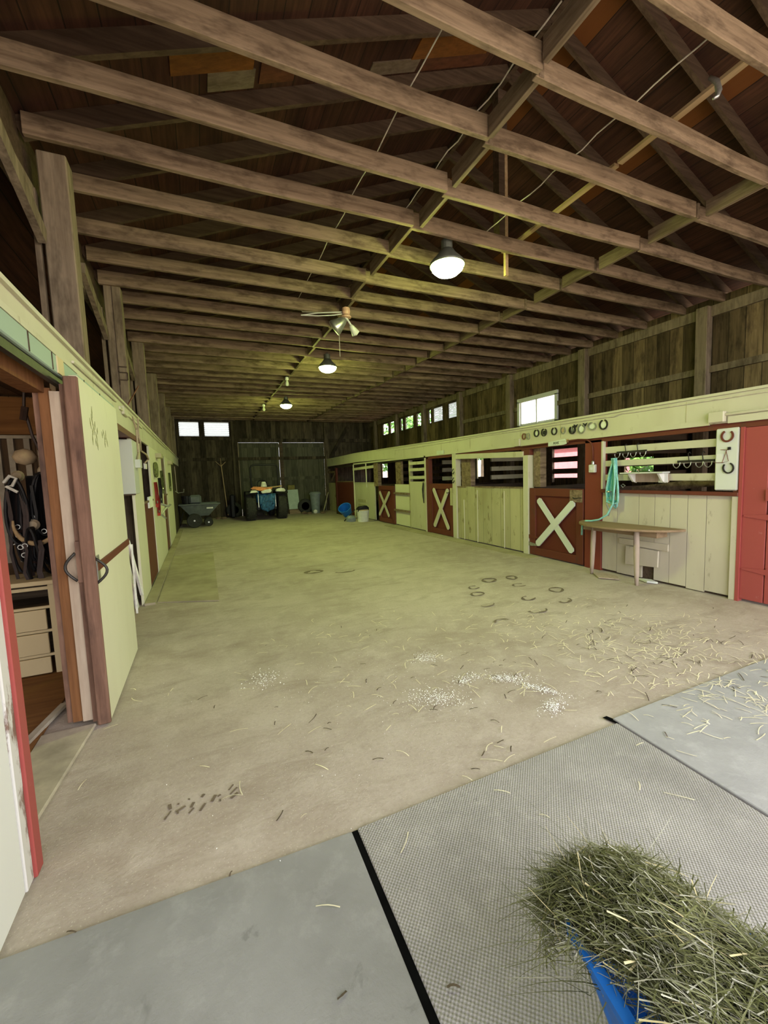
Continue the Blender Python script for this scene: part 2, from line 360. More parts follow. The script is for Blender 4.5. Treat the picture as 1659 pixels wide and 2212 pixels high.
# white shavings, straw and debris: loose stuff on the floor
def flakes(name, mat, spots, label, cat):
    mb = MB()
    for cx, cy, rx, ry, rot, n_, s0, s1 in spots:
        for _ in range(n_):
            u, v = random.gauss(0,.5), random.gauss(0,.5); x = cx + rx*u*math.cos(rot)-ry*v*math.sin(rot); y = cy + rx*u*math.sin(rot)+ry*v*math.cos(rot)
            s = random.uniform(s0,s1); a = random.uniform(0,PI); z = .008 if y > 1.62 else .022
            dx, dy = s*math.cos(a), s*math.sin(a)
            b = len(mb.v); mb.v += [Vector((x-dx,y-dy,z)),Vector((x+dy*.5,y-dx*.5,z+.002)),Vector((x+dx,y+dy,z+.001)),Vector((x-dy*.5,y+dx*.5,z+.004))]; mb.f.append((b,b+1,b+2,b+3))
    return tag(mb.build(name, mat, fix=False), label, cat, kind='stuff')
flakes('wood_shavings', M['shaving'], [(1.93,2.28,.17,.07,-.5,420,.0025,.007),(2.02,2.07,.05,.20,.5,420,.0025,.007),(1.93,1.86,.10,.06,.3,260,.0025,.007),(1.66,2.40,.13,.06,.3,240,.0025,.007),(1.33,2.30,.2,.12,-.5,420,.0025,.007),(1.58,2.86,.13,.10,0,230,.0025,.007),(.33,3.1,.12,.16,0,180,.0025,.007),
   (1.2,2.6,1.3,.9,0,420,.0015,.004)], 'scattered white wood shavings lying on the dirt floor', 'shavings')
def strands(name, mat, spots, label, cat, z=.008, wid=.0022):
    mb = MB()
    for cx, cy, rx, ry, n_, l0, l1 in spots:
        for _ in range(n_):
            x = cx+random.gauss(0,rx); y = cy+random.gauss(0,ry); a = random.uniform(0,2*PI) if random.random()<.5 else random.gauss(.2,.5); L = random.uniform(l0,l1); cv = random.gauss(0,.5)
            zz = z if y > 1.62 else z+.016
            b = len(mb.v); K = 4
            for i in range(K+1):
                t = i/K; aa = a+cv*t; px = x+L*t*math.cos(a+cv*t*.5); py = y+L*t*math.sin(a+cv*t*.5); w = random.uniform(.7,1.2)*wid
                mb.v += [Vector((px-w*math.sin(aa),py+w*math.cos(aa),zz+.004*math.sin(PI*t))),Vector((px+w*math.sin(aa),py-w*math.cos(aa),zz+.004*math.sin(PI*t)))]
            for i in range(K): mb.f.append((b+2*i,b+2*i+1,b+2*i+3,b+2*i+2))
    return tag(mb.build(name, mat, fix=False), label, cat, kind='stuff')
strands('straw_litter', M['straw'], [(3.35,2.1,.45,.32,260,.04,.15),(3.05,2.45,.8,.6,170,.04,.14),(2.9,1.4,.3,.18,110,.04,.13),(1.3,2.3,.9,.6,60,.03,.12),(1.2,3.6,.5,.4,40,.03,.12),(0.6,2.6,.6,.5,16,.04,.12),(1.9,1.3,.5,.2,5,.03,.06),(2.9,2.9,.5,.25,70,.03,.1)],
   'loose yellow straw strewn over the dirt floor', 'straw')
strands('dark_litter', M['strawd'], [(3.2,2.2,.7,.5,90,.03,.12),(1.4,2.3,.8,.5,40,.02,.07),(0.8,2.6,.8,.8,14,.02,.07)], 'dark bits of hay and twigs scattered on the dirt floor', 'debris', wid=.003)
# ---------------------------------------------------------------- rubber mats
def mat_thing(name, pts, mat, label, z=.016):
    o = MB().prism(pts, lambda a,b,d: (a,b,d), .001, z).build(name, mat, bevel=.004); tag(o, label, 'mat'); return o
mA = mat_thing('rubber_mat', [(-1.3,-.9),(.432,-.9),(.478,1.545),(-1.3,1.615)], M['mata'], 'smooth grey rubber mat with boot prints and a wide dark gap beside it', .019)
mat_thing('rubber_mat', [(.464,-.9),(1.975,-.9),(2.12,1.562),(.506,1.552)], M['matb'], 'rubber mat with small raised nubs, under the blue wheelbarrow of hay', .016)
MB().prism([(.432,-.9),(.464,-.9),(.506,1.55),(.478,1.55)], lambda a,b,d:(a,b,d), .0065, .009).build('gap_shade', M['void'], mA)  # matte black strip standing in for the shade between the two mats
MB().prism([(2.125,1.56),(2.155,1.56),(2.135,1.64),(2.105,1.64)], lambda a,b,d:(a,b,d), .0065, .010).build('gap_shade', M['void'], mA)  # black strip painting the dark notch where the next two mats meet
mat_thing('rubber_mat', [(1.992,-.9),(4.3,-.9),(4.3,1.60),(2.135,1.60)], M['matc'], 'grey rubber mat with straw on it, toward the red feed room door', .019)
tag(MB().prism([(-.60,5.82),(.11,5.50),(.14,9.4),(-.60,9.4)], lambda a,b,d:(a,b,d), .002, .012).build('floor_sheet', M['sheet']), 'flat floor sheet with a dark seam beside the cream stall wall', 'floor sheet')
tag(bx(-.735,-.615,5.75,14.6,.001,.03).build('kick_board', M['sheet']), 'low dusty board along the foot of the cream stall wall', 'board')
tag(MB().prism([(4.98,5.3),(5.27,5.3),(5.27,11.2),(4.92,11.2)], lambda a,b,d:(a,b,d), .001, .011).build('floor_sheet', M['sheet']), 'long low floor sheet before the two cross braced stall doors', 'floor sheet')
# ---------------------------------------------------------------- roof
SL = .41; XRG = 3.36; Z0 = ZT+TH      # rafter underside starts at the tie top over the posts
def roofz(x): return ZT+.02 + SL*((x-(-.95)) if x <= XRG else (2*XRG+.95-x))
def slab2(name, pts, t, y0, y1, mat):
    mb = MB(); n = len(pts)
    poly = pts + [(x, z+t) for x, z in reversed(pts)]
    return mb.prism(poly, lambda a,b,d:(a,d,b), y0, y1).build(name, mat)
RT = .15   # rafter depth
cl = [(-1.02, roofz(-1.02)+RT), (XRG, roofz(XRG)+RT), (XO+.35, roofz(XO+.35)+RT)]
struct(bx(-1.03,-1.0,YF-.3,YB+.2,3.55,4.14).build('wall_eave', M['rafter']), 'dark eave board closing the gap under the roof edge', 'wall')
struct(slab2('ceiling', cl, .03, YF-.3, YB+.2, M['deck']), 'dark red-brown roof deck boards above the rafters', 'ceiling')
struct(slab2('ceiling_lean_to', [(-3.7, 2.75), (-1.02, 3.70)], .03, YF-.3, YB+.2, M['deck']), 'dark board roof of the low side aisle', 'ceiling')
# trusses
def tie_set(i, y):
    lab = ('weathered roof truss, %s counted from the viewer, spanning the barn aisle' % ords[i])
    r = thing('roof_truss', lab, 'roof truss', (XRG, y, ZT), 0, 'roof trusses')
    rnd = random.Random(i*7+1)
    xj = 2.09 + rnd.uniform(-.03,.03); xk = 4.70 - .022*(y-2) + rnd.uniform(-.02,.02); dz = rnd.uniform(-.012,.012); sag = [rnd.uniform(-.012,.006) for _ in range(3)]
    t = .042
    def board(x0, x1, oy, h, s):
        mb = MB(); K = 6
        for k in range(K+1):
            x = x0+(x1-x0)*k/K; zz = ZT+dz+s*math.sin(PI*k/K); yy = y+oy+.008*math.sin(k*1.3+i)
            mb.v += [Vector((x,yy-t/2,zz)),Vector((x,yy+t/2,zz)),Vector((x,yy+t/2,zz+h)),Vector((x,yy-t/2,zz+h))]
        for k in range(K):
            for a in range(4):
                b = (a+1)%4; mb.f.append((4*k+a,4*k+b,4*k+4+b,4*k+4+a))
        mb.f += [(3,2,1,0),(4*K,4*K+1,4*K+2,4*K+3)]
        return mb
    board(-.96, xj, 0, TH+rnd.uniform(-.01,.01), sag[0]).build('tie_board', M['tie'], r, bevel=.004 if y < 6 else 0)
    board(xj-.01, xk, .044, TH+rnd.uniform(-.02,.01), sag[1]).build('tie_board', M['tie'], r, bevel=.004 if y < 6 else 0)
    board(xk+.045, XO+.1, .05, TH-.01, sag[2]).build('tie_board', M['tie'], r, bevel=.004 if y < 6 else 0)
    yr = y+.045
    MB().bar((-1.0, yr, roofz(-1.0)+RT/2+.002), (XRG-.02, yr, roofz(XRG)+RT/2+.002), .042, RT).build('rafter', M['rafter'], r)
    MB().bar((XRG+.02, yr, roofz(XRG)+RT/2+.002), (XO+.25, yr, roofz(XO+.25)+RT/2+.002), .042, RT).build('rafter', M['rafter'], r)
    # blocking between this tie and the next one
    for xx in (xj, xk):
        o = rnd.uniform(-.02,.03)
        MB().bar((xx+o+.02, y+.025, ZT+.075+dz), (xx+o+.02, y+.557-.03, ZT+.075+dz), .04, .145).build('blocking', M['block'], r, bevel=.003 if y < 5 else 0)
    return r
TY = []
y = 1.53; i = 0
for y in [1.53,2.09,2.65,3.23,3.80,4.35] + [4.99+.557*k for k in range(24)]:
    if y > YB-.2: break
    tie_set(i, y); TY.append(y); i += 1
CEIL = bpy.data.objects['ceiling']
for x0, x1, y0, y1, m in ((0.0,.60,3.30,3.62,'orange_patch'),(.26,.62,3.62,3.79,'pale_patch'),(.66,.95,3.32,3.76,'rust_patch'),(2.05,2.9,3.32,3.66,'orange_patch'),(1.66,2.15,3.66,3.79,'pale_patch'),(2.2,2.95,3.66,3.79,'rust_patch'),(5.6,6.3,1.62,1.98,'rust_patch')):
    MB().bar((x0,(y0+y1)/2,roofz(x0)+RT-.006),(x1,(y0+y1)/2,roofz(x1)+RT-.006),y1-y0,.012).build('patch_board', M[m], CEIL)
# king post with a strip below
kp = thing('king_post', 'vertical ridge post standing on the roof truss by the brightest lamp', 'post', (XRG, 4.02, ZT+TH))
bx(XRG-.06,XRG+.06,3.96,4.06,ZT+TH,roofz(XRG)).build('post_body', M['rafter'], kp)
bx(XRG+.02,XRG+.06,3.955,3.99,ZT-.18,ZT+TH+1.0).build('hanging_strip', M['lath'], kp)
struct(MB().bar((XRG,YF,roofz(XRG)+.13),(XRG,YB,roofz(XRG)+.13),.05,.18).build('trim_1', M['rafter']), 'ridge board along the peak of the roof', 'ridge board')
def lath(y0, y1, x0, x1, z, label):
    return tag(MB().bar((x0,y0,z),(x1,y1,z),.06,.025).build('lath', M['lath']), label, 'lath')
lath(1.35, 2.75, 3.60, 3.66, ZT+TH+.16, 'tan lath strip lying across the ties, between the two ropes')
lath(2.78, 4.35, 3.66, 3.68, ZT+TH+.16, 'tan lath strip across the ties that ends above the brightest lamp')
for n_, (x, a, b) in enumerate([(1.48,2.0,6.2),(2.03,1.9,3.95),(3.04,1.6,3.95)]):
    pts = [(x+.008*math.sin(k*1.7+n_), a+(b-a)*k/16, ZT+TH+.03+.008*math.sin(k*2.1+n_)) for k in range(17)]
    if n_ == 0: pts += [(1.50,6.22,ZT+.1),(1.52,6.15,ZT-.02),(1.75,6.02,ZT-.05),(1.95,5.9,ZT-.06)]
    tag(MB().tube(pts, .005, 6).build('electric_cable', M['wire']), ['pale cable over the ties that drops to the bare lamp socket','pale cable lying along the blocking boards','pale cable over the ties beside the tan lath strips'][n_], 'cable', 'cables over the ties')
# bracket and pulley hanging at the upper edge
hk = thing('hanging_hook', 'pale curved iron hook hanging from the truss closest to the viewer', 'hook', (3.28,1.78,ZT))
P_ = [(3.24,1.80,ZT+.10),(3.27,1.77,ZT+.06),(3.275,1.76,ZT),(3.26,1.76,ZT-.04),(3.235,1.77,ZT-.055)]
MB().tube(P_, [.012,.018,.02,.014,.008], 8).build('hook_iron', M['steel'], hk, smooth=True)
# ---------------------------------------------------------------- posts
def post(x0, x1, y, z0, z1, label, group):
    r = thing('timber_post', label, 'post', ((x0+x1)/2, y, z0), 0, group)
    bx(x0,x1,y-.085,y+.085,z0,z1).build('post_body', M['post'], r, bevel=.008); return r
for k, yy in enumerate(PY):
    r = post(-.925, -.745, yy, 0, ZT, 'weathered square timber post, %s along the sliding door side of the aisle' % ords[k], 'posts on the tack room side')
    if k < 4: bx(-.985,-.95,yy-.08,yy-.04,0,3.66).build('side_board', M['post'], r)
    if k == 1:
        bx(-.838,-.832,yy-.092,yy-.085,0,ZT).build('seam', M['dark'], r)
        n5 = MB(); yf = yy-.091; zc = 2.86; s = .045
        cx = -.79
        for a, b in [((-s,.1),(s,.1)),((-s,.1),(-s,.03)),((-s,.03),(s,.03)),((s,.03),(s,-.06)),((s,-.06),(-s,-.06)),((-s,-.06),(-s,-.12))]:
            n5.bar((cx+a[0],yf,zc+a[1]),(cx+b[0],yf,zc+b[1]),.004,.014,up=(0,0,1) if abs(a[1]-b[1])<.01 else (1,0,0))
        n5.build('painted_number', M['dark'], r)
for k, yy in enumerate(PY):
    post(XO-.14, XO-.001, yy+.09, 0, ZT, 'square timber post against the outer siding, %s from the feed room end' % ords[k], 'posts on the stall side')
for k in range(7):   # eave beam between posts
    pass
eb = thing('eave_beam', 'long timber beam running behind the tack room side posts', 'beam', (-1.0,3.9,3.45))
eb['kind'] = 'structure'
MB().bar((-.99,YF,3.62),(-.99,YB,3.55),.06,.15).build('beam_body', M['post'], eb)
for k in range(4):
    yy = PY[k]
    tag(MB().bar((-.93,yy-.1,3.32),(-.93,yy-1.1,3.66),.05,.12).build('knee_brace', M['post']), 'slanting timber brace, %s along the tack room side, under the eave beam' % ords[k], 'brace', 'knee braces')
# ---------------------------------------------------------------- outer walls
holes = [(4.86,5.42,1.32,1.66),(6.42,7.32,1.30,1.96),(9.74,10.44,1.36,1.92),(16.40,17.02,1.40,2.0),(17.5,17.95,1.40,1.85),(7.10,8.22,2.62,3.22)]
jal = [(10.98,11.53),(11.84,12.46),(12.60,12.80),(13.24,13.66),(13.90,14.60),(14.78,15.02),(15.48,16.02),(16.16,16.77)]
holes += [(a,b,3.23,3.73) for a, b in jal]
wr = wall_cells(lambda a,b,c,d: (XO,XO+.04,a,b,c,d), [YF,YB], [-.05,ZT+.12], holes, M['siding'], 'wall_right'); struct(wr, 'outer wall of weathered vertical boards above the stalls', 'wall')
gb = MB().box(XO-.045,XO,YF,7.05,2.92,3.02).box(XO-.045,XO,8.3,10.95,2.98,3.08).box(XO-.045,XO,YF,YB,ZT-.16,ZT)
struct(gb.build('trim_2', M['post']), 'horizontal nailing boards across the outer wall siding', 'trim')
back_holes = [(-.66,.09,3.30,3.89),(.257,1.22,3.30,3.89),(1.52,5.16,-.05,3.06)]
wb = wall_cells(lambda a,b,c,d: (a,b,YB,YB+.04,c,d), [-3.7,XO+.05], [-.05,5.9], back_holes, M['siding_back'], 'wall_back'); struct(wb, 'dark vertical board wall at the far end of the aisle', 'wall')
wf = wall_cells(lambda a,b,c,d: (a,b,YF-.04,YF,c,d), [-3.7,XO+.05], [-.05,5.9], [(-.3,7.3,-.05,3.85),(-2.7,-1.0,-.05,2.2)], M['siding_back'], 'wall_front'); struct(wf, 'board wall around the open doorway behind the viewer', 'wall')
wl = wall_cells(lambda a,b,c,d: (-3.66,-3.62,a,b,c,d), [YF,YB], [-.05,2.8], [], M['siding'], 'wall_left'); struct(wl, 'outer board wall of the tack room side', 'wall')
tb = MB().box(-.7,XO,YB-.05,YB,2.33,2.45).box(-.7,1.35,YB-.05,YB,3.16,3.28).box(1.35,XO,YB-.06,YB,3.07,3.22).box(1.27,1.46,YB-.1,YB,0,ZT).box(5.18,5.36,YB-.1,YB,0,ZT).box(-.74,-.68,YB-.09,YB,2.4,ZT).box(-.74,1.3,YB-.09,YB,3.9,4.0).box(.10,.25,YB-.06,YB,3.28,3.9)
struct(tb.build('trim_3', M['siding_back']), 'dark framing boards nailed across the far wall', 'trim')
tag(MB().bar((5.4,YB-.09,2.35),(6.3,YB-.09,3.75),.14,.05,up=(0,1,0)).build('wind_brace', M['siding_back']), 'diagonal brace board on the far wall above the dark red stall', 'brace')
# windows
wcount = [0]
def window(fnbox, u0, u1, z0, z1, label, slats=7, frame=.02, mat=None, fm='siding_back'):
    wcount[0] += 1
    w = bpy.data.objects.new('window_%d' % wcount[0], None); COL.objects.link(w); c = fnbox((u0+u1)/2,(u0+u1)/2,z0,z0,0,0); w.location = (c[0],c[2],c[4]); struct(w, label, 'window')
    f = MB()
    for a in ((u0,u1,z0,z0+frame),(u0,u1,z1-frame,z1),(u0,u0+frame,z0,z1),(u1-frame,u1,z0,z1)): f.box(*fnbox(*a, -.01,.045))
    f.build('window_frame', M[fm], w)
    if slats:
        s = MB(); h = (z1-z0-2*frame)/slats
        for k in range(slats):
            za = z0+frame+h*k
            b = fnbox(u0+frame,u1-frame,za,za,0,0)
            # each slat leans outwards at the foot
            p = fnbox(u0+frame,u1-frame,za+.004,za+h*.96,.012,.018); s.box(*p)
        s.build('louver_slats', mat or M['frost'], w)
    else:
        MB().box(*fnbox(u0+frame,u1-frame,z0+frame,z1-frame,.015,.019)).build('pane', M['glass'], w)
    return w
fb = lambda a,b,c,d,e,f: (a,b,YB+e,YB+f,c,d)
fr_ = lambda a,b,c,d,e,f: (XO+e,XO+f,a,b,c,d)
window(fb,-.66,.09,3.30,3.89,'bright slatted window in the far wall, in the corner by the tack room side posts')
window(fb,.257,1.22,3.30,3.89,'bright slatted window in the far wall, above the leaning pitchfork')
names_ = ['bright slatted window next to the framed window, highest row','wide slatted window beside the bright one in the outer wall','thin upright window strip beside a wall post','small window showing green leaves, close to a wall post','wide slatted window showing green leaves','thin window strip beside the leafy slatted window','small bright window second from the far corner','small bright window in the far corner of the outer wall']
for (a,b), lb in zip(jal, names_): window(fr_,a,b,3.23,3.73,lb, slats=6 if b-a > .5 and a < 12.5 else 0)
# white framed two-pane window that stands over the ledge
w = window(fr_,7.10,8.22,2.62,3.22,'white framed two pane window standing above the horseshoe board', slats=0, frame=.03, fm='white')
f = MB()
for a in ((7.02,8.30,3.17,3.27),(7.02,7.10,2.5,3.2),(8.22,8.30,2.5,3.2),(7.02,8.3,2.5,2.62),(7.63,7.67,2.6,3.2)): f.box(*fr_(*a,-.05,.0))
f.build('white_casing', M['white'], w, bevel=.004)
# dark slats across the opening seen through the near cross-braced door
sl = thing('slatted_shutter', 'dark horizontal slats across the opening seen above the big cross braced door', 'shutter', (XO-.03,6.87,1.3))
s = MB()
for z in (1.445,1.705,2.0): s.box(XO-.06,XO-.02,6.2,7.4,z-.055,z+.06)
s.build('slats', M['dark'], sl); bx(XO-.09,XO-.02,7.12,7.26,1.2,2.1).build('upright', M['dark'], sl)
tag(bx(XO-.05,XO-.01,9.98,10.46,1.30,1.94).build('shutter_board', M['creamo']), 'cream shutter board beside the bright opening in the cream stall', 'shutter')
# upper plate and loft floor over the stalls keeps the stalls dark
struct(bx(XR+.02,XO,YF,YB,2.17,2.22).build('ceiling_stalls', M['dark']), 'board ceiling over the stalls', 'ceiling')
struct(bx(-3.62,XL-.02,YF,YB,2.36,2.40).build('ceiling_tack_room', M['darkv']), 'board ceiling over the tack room side', 'ceiling')
# ---------------------------------------------------------------- back doors
def leaf(x0, x1, label, nm):
    d = bpy.data.objects.new(nm, None); COL.objects.link(d); d.location = ((x0+x1)/2,YB,0); struct(d, label, 'door')
    bx(x0,x1,YB+.02,YB+.055,-.05,3.057).build('door_boards', M['door_back'], d)
    f = MB().box(x0,x1,YB-.0,YB+.02,.1,.24).box(x0,x1,YB-.0,YB+.02,2.85,3.0).box(x0,x1,YB,YB+.02,1.45,1.58)
    f.build('ledge', M['door_back'], d); return d
leaf(1.526,3.168,'grey green board leaf of the far double door, behind the tractor','door_1')
leaf(3.334,5.154,'grey green board leaf of the far double door, behind the trash can','door_2')
struct(bx(3.175,3.325,YB-.04,YB+.05,0,3.06).build('trim_4', M['dark']), 'dark centre post between the far door leaves', 'trim')
struct(bx(1.49,1.525,YB-.03,YB+.0,.3,3.08).build('trim_5', M['post']), 'pale jamb strip of the far double door', 'trim')
struct(bx(5.15,5.2,YB-.03,YB+.0,.3,3.08).build('trim_6', M['post']), 'pale jamb strip of the far double door by the trash can', 'trim')
# ---------------------------------------------------------------- stall row
tr = bpy.data.objects.new('trim_7', None); COL.objects.link(tr); tr.location = (XR,8,1.9); struct(tr, 'long cream fascia board and ledge above the stalls', 'fascia')
mb = MB(); ys = [YF,2.0,3.4,5.8,8.3,11.0,14.5,16.3,YB]; dz = [0,0,.005,0,.015,.05,.085,.06,.05]
for (a,b),(p,q) in zip(zip(ys,ys[1:]),zip(dz,dz[1:])):
    mb.add([(XR-.03,a,1.93+p),(XR+.0,a,1.93+p),(XR,a,2.235+p),(XR-.03,a,2.235+p),(XR-.03,b,1.93+q),(XR,b,1.93+q),(XR,b,2.235+q),(XR-.03,b,2.235+q)],[(0,1,2,3),(7,6,5,4),(0,4,5,1),(1,5,6,2),(2,6,7,3),(3,7,4,0)])
mb.build('fascia_board', M['cream'], tr)
mb = MB()
for (a,b),(p,q) in zip(zip(ys,ys[1:]),zip(dz,dz[1:])): mb.bar((XR+.06,a,2.25+p),(XR+.06,b,2.25+q),.22,.028)
mb.build('ledge', M['cream'], tr)
mb = MB().box(XR-.045,XR-.025,YF,2.62,1.925,2.0).box(XR-.045,XR-.025,2.80,5.78,1.925,1.985).box(XR-.045,XR-.025,5.95,9.2,1.925,1.975).box(XR-.045,XR-.025,9.3,14.6,1.925,1.975)
mb.build('lower_moulding', M['cream'], tr)
mb = MB()
for yy in (3.05,4.9,7.3,8.45,10.4): mb.box(XR-.033,XR-.029,yy-.004,yy+.004,1.99,2.22)
mb.build('board_joint', M['creamo'], tr)
t = struct(bx(XR-.02,XR+.05,YF,9.2,1.865,1.93).build('trim_8', M['redb']), 'red-brown header board under the cream fascia', 'trim')
struct(bx(XR-.0,XR+.05,9.2,YB,1.88,1.95).build('trim_9', M['siding_back']), 'dark header board over the far stalls', 'trim')
def upright(name, y0, y1, z0, z1, mat, label, x0=XR-.02, x1=XR+.10):
    return tag(bx(x0,x1,y0,y1,z0,z1).build(name, mat, bevel=.004), label, 'post')
upright('stall_post', 4.17, 4.45, 0, 1.9, M['red'], 'red stall post with the light switch box on it')
upright('stall_post', 4.135, 4.168, 1.19, 1.87, M['cream'], 'narrow cream strip beside the red switch post', XR-.035, XR+.02)
upright('stall_post', 5.61, 5.735, 0, 1.76, M['cream'], 'cream post between the big cross braced door and the cream stall front', XR-.035)
upright('stall_post', 5.60, 5.80, 1.76, 1.9, M['redb'], 'short red-brown block on top of the cream post', XR-.01)
upright('stall_post', 5.42, 5.58, 1.2, 1.88, M['tie'], 'weathered brown post inside the big cross braced door opening', XR+.06, XR+.2)
upright('stall_post', 7.85, 8.0, 0, 1.93, M['cream'], 'cream post with hooks between the middle stall door and its stall front', XR-.035)
upright('stall_post', 7.45, 7.8, .9, 1.85, M['tie'], 'weathered post inside the cream stall opening', XR+.08, XR+.2)
upright('stall_post', 9.10, 9.22, 0, 1.93, M['redb'], 'brown post on the hinge side of the middle stall door')
upright('stall_post', 9.22, 9.29, 0, 1.90, M['cream'], 'thin cream post carrying the three rails', XR-.03)
upright('stall_post', 10.15, 10.24, 0, 1.9, M['creamo'], 'olive cream post behind the three rails', XR+.01)
upright('stall_post', 10.75, 11.12, 1.0, 1.9, M['tie'], 'broad brown post over the two low ledges', XR+.03)
upright('stall_post', 12.35, 12.7, 1.15, 1.9, M['tie'], 'grey brown post beside the farthest cross braced door')
# ---- feed room door (closed, red)
d = bpy.data.objects.new('door_3', None); COL.objects.link(d); d.location = (XR,1.6,0); struct(d, 'closed red feed room door with strap hinges', 'door')
bx(XR-.02,XR+.02,2.262,2.47,.03,1.862).build('door_board', M['redl'], d, bevel=.004)
bx(XR-.02,XR+.02,.9,2.254,.03,1.862).build('door_board', M['redl'], d, bevel=.004)
for z in (.36,.93):
    h = MB().box(XR-.032,XR-.02,2.20,2.24,z-.05,z+.05)
    h.prism([(2.24,z-.03),(2.24,z+.03),(2.45,z+.012),(2.45,z-.004)], lambda a,b,q:(q,a,b), XR-.03, XR-.02).build('strap_hinge', M['redl'], d)
bx(XR-.05,XR-.02,2.225,2.262,1.10,1.22).build('latch', M['redl'], d)
bx(XR-.04,XR+.04,2.468,2.50,0,1.87).build('door_jamb', M['redl'], d)
struct(bx(XR-.02,XR+.02,YF,.9,0,1.87).build('wall_feed_room', M['redl']), 'red board wall of the feed room', 'wall')
# ---- first stall front
sf = thing('stall_enclosure', 'cream plank stall front behind the half round table, with red sill', 'stall front', (XR,3.3,0), 0, None)
mb = MB(); ed = [2.565,2.82,3.02,3.22,3.41,3.62,3.93,4.165]
for a, b in zip(ed, ed[1:]):
    z0 = .02+random.uniform(-.01,.012)
    if a == 3.41:
        mb.box(XR,XR+.025,a+.003,b-.003,.20,1.14); mb.box(XR,XR+.025,a+.16,b-.003,z0,.20); continue
    mb.box(XR,XR+.025,a+.003,b-.003,z0,1.14)
mb.build('planks', M['creamp'], sf)
bx(XR+.03,XR+.05,2.56,4.17,0,1.14).build('backing', M['dark'], sf)
bx(XR-.035,XR+.02,2.47,2.562,0,1.14).build('corner_board', M['creamp'], sf, bevel=.004)
bx(XR-.05,XR+.07,2.5,4.17,1.14,1.182).build('sill', M['redb'], sf, bevel=.004)
bx(XR-.02,XR+.06,2.49,2.56,1.182,1.87).build('red_stile', M['redb'], sf)
for z0, z1, q in ((1.695,1.785,-.01),(1.51,1.59,.02),(1.31,1.395,0)):
    MB().bar((XR+.03,2.7,(z0+z1)/2-.005+q*.5),(XR+.03,4.15,(z0+z1)/2),.022,z1-z0).build('rail', M['cream'], sf, bevel=.003)
MB().prism([(3.88,.52),(3.22,.515),(3.22,.425),(3.88,.44)], lambda a,b,q:(q,a,b), XR-.028, XR-.003).build('patch_board', M['creamp'], sf, bevel=.003)
MB().prism([(3.765,.43),(3.325,.415),(3.33,.205),(3.77,.172)], lambda a,b,q:(q,a,b), XR-.05, XR-.025).build('patch_board', M['creamp'], sf, bevel=.003)
tag(bx(XR-.035,XR-.01,2.515,2.735,1.20,1.875).build('pale_board', M['pale'], bevel=.012), 'pale grey board beside the red door, carrying a painted horseshoe', 'board')
def shoe(y, z, w, h, mat, label, tilt=0, thick=.016, x=XR-.045, grp=None, a0=.6, kind='horseshoe', name='horseshoe', tr_=.012):
    pts = []
    for k in range(17):
        a = PI/2+a0+(2*PI-2*a0)*k/16
        pts.append((x, y+math.cos(a)*w/2*math.cos(tilt)-math.sin(a)*h/2*math.sin(tilt), z+math.sin(a)*h/2*math.cos(tilt)+math.cos(a)*w/2*math.sin(tilt)))
    o = MB().strap(pts, tr_, thick, side=(1,0,0)).build(name, mat); return tag(o, label, kind, grp)
shoe(2.62,1.79,.105,.115,M['redb'],'red-brown horseshoe nailed to the pale board',.1,.018, grp=None)
hkk = thing('wire_hanger', 'rusty wire with a hoof hook, hung on the pale board', 'wire', (XR-.04,2.62,1.6))
MB().tube([(XR-.045,2.68,1.645),(XR-.045,2.60,1.64),(XR-.05,2.595,1.645)],.003,5).tube([(XR-.045,2.62,1.64),(XR-.045,2.66,1.50),(XR-.045,2.60,1.52),(XR-.045,2.625,1.63)],.003,5).tube([(XR-.045,2.73,1.505),(XR-.045,2.64,1.505)],.003,5).build('wire', M['rust'], hkk)
bx(XR-.05,XR-.036,2.585,2.61,1.64,1.67).build('clip', M['black'], hkk)
shoe(2.60,1.445,.095,.11,M['iron'],'black iron horseshoe hanging under the rusty wire',-.2,.014)
tag(bx(XR-.042,XR-.034,2.655,2.72,1.51,1.60).build('receptacle_cover', M['white']), 'small white cover plate on the pale board', 'cover plate')
# junction box and conduits on the fascia
bx_ = tag(bx(XR-.09,XR-.03,2.64,2.79,1.945,2.06).build('junction_box', M['cream'], bevel=.006), 'cream painted junction box above the red door', 'junction box')
tag(bx(XR-.07,XR-.028,5.79,5.93,1.93,2.06).build('junction_box', M['cream'], bevel=.006), 'cream junction box at the end of the horseshoe board', 'junction box')
tag(MB().tube([(XR-.055,2.64,2.02),(XR-.055,.0,2.02)],.014,8).build('conduit', M['cream']), 'cream conduit running from the junction box over the red door', 'conduit')
tag(MB().tube([(XR-.04,YF,2.215)]+[(XR-.04,y,2.2+.006*math.sin(y*2)) for y in (1,2,3,3.6,3.75)]+[(XR-.05,3.86,2.22),(XR-.045,3.97,2.185),(XR-.04,4.1,2.195)]+[(XR-.04,y,2.205+.008*math.sin(y*2)) for y in (5,6,7,8,9,11)],.006,5).build('electric_cable', M['wire']), 'thin cable sagging along the top of the stall fascia', 'cable')
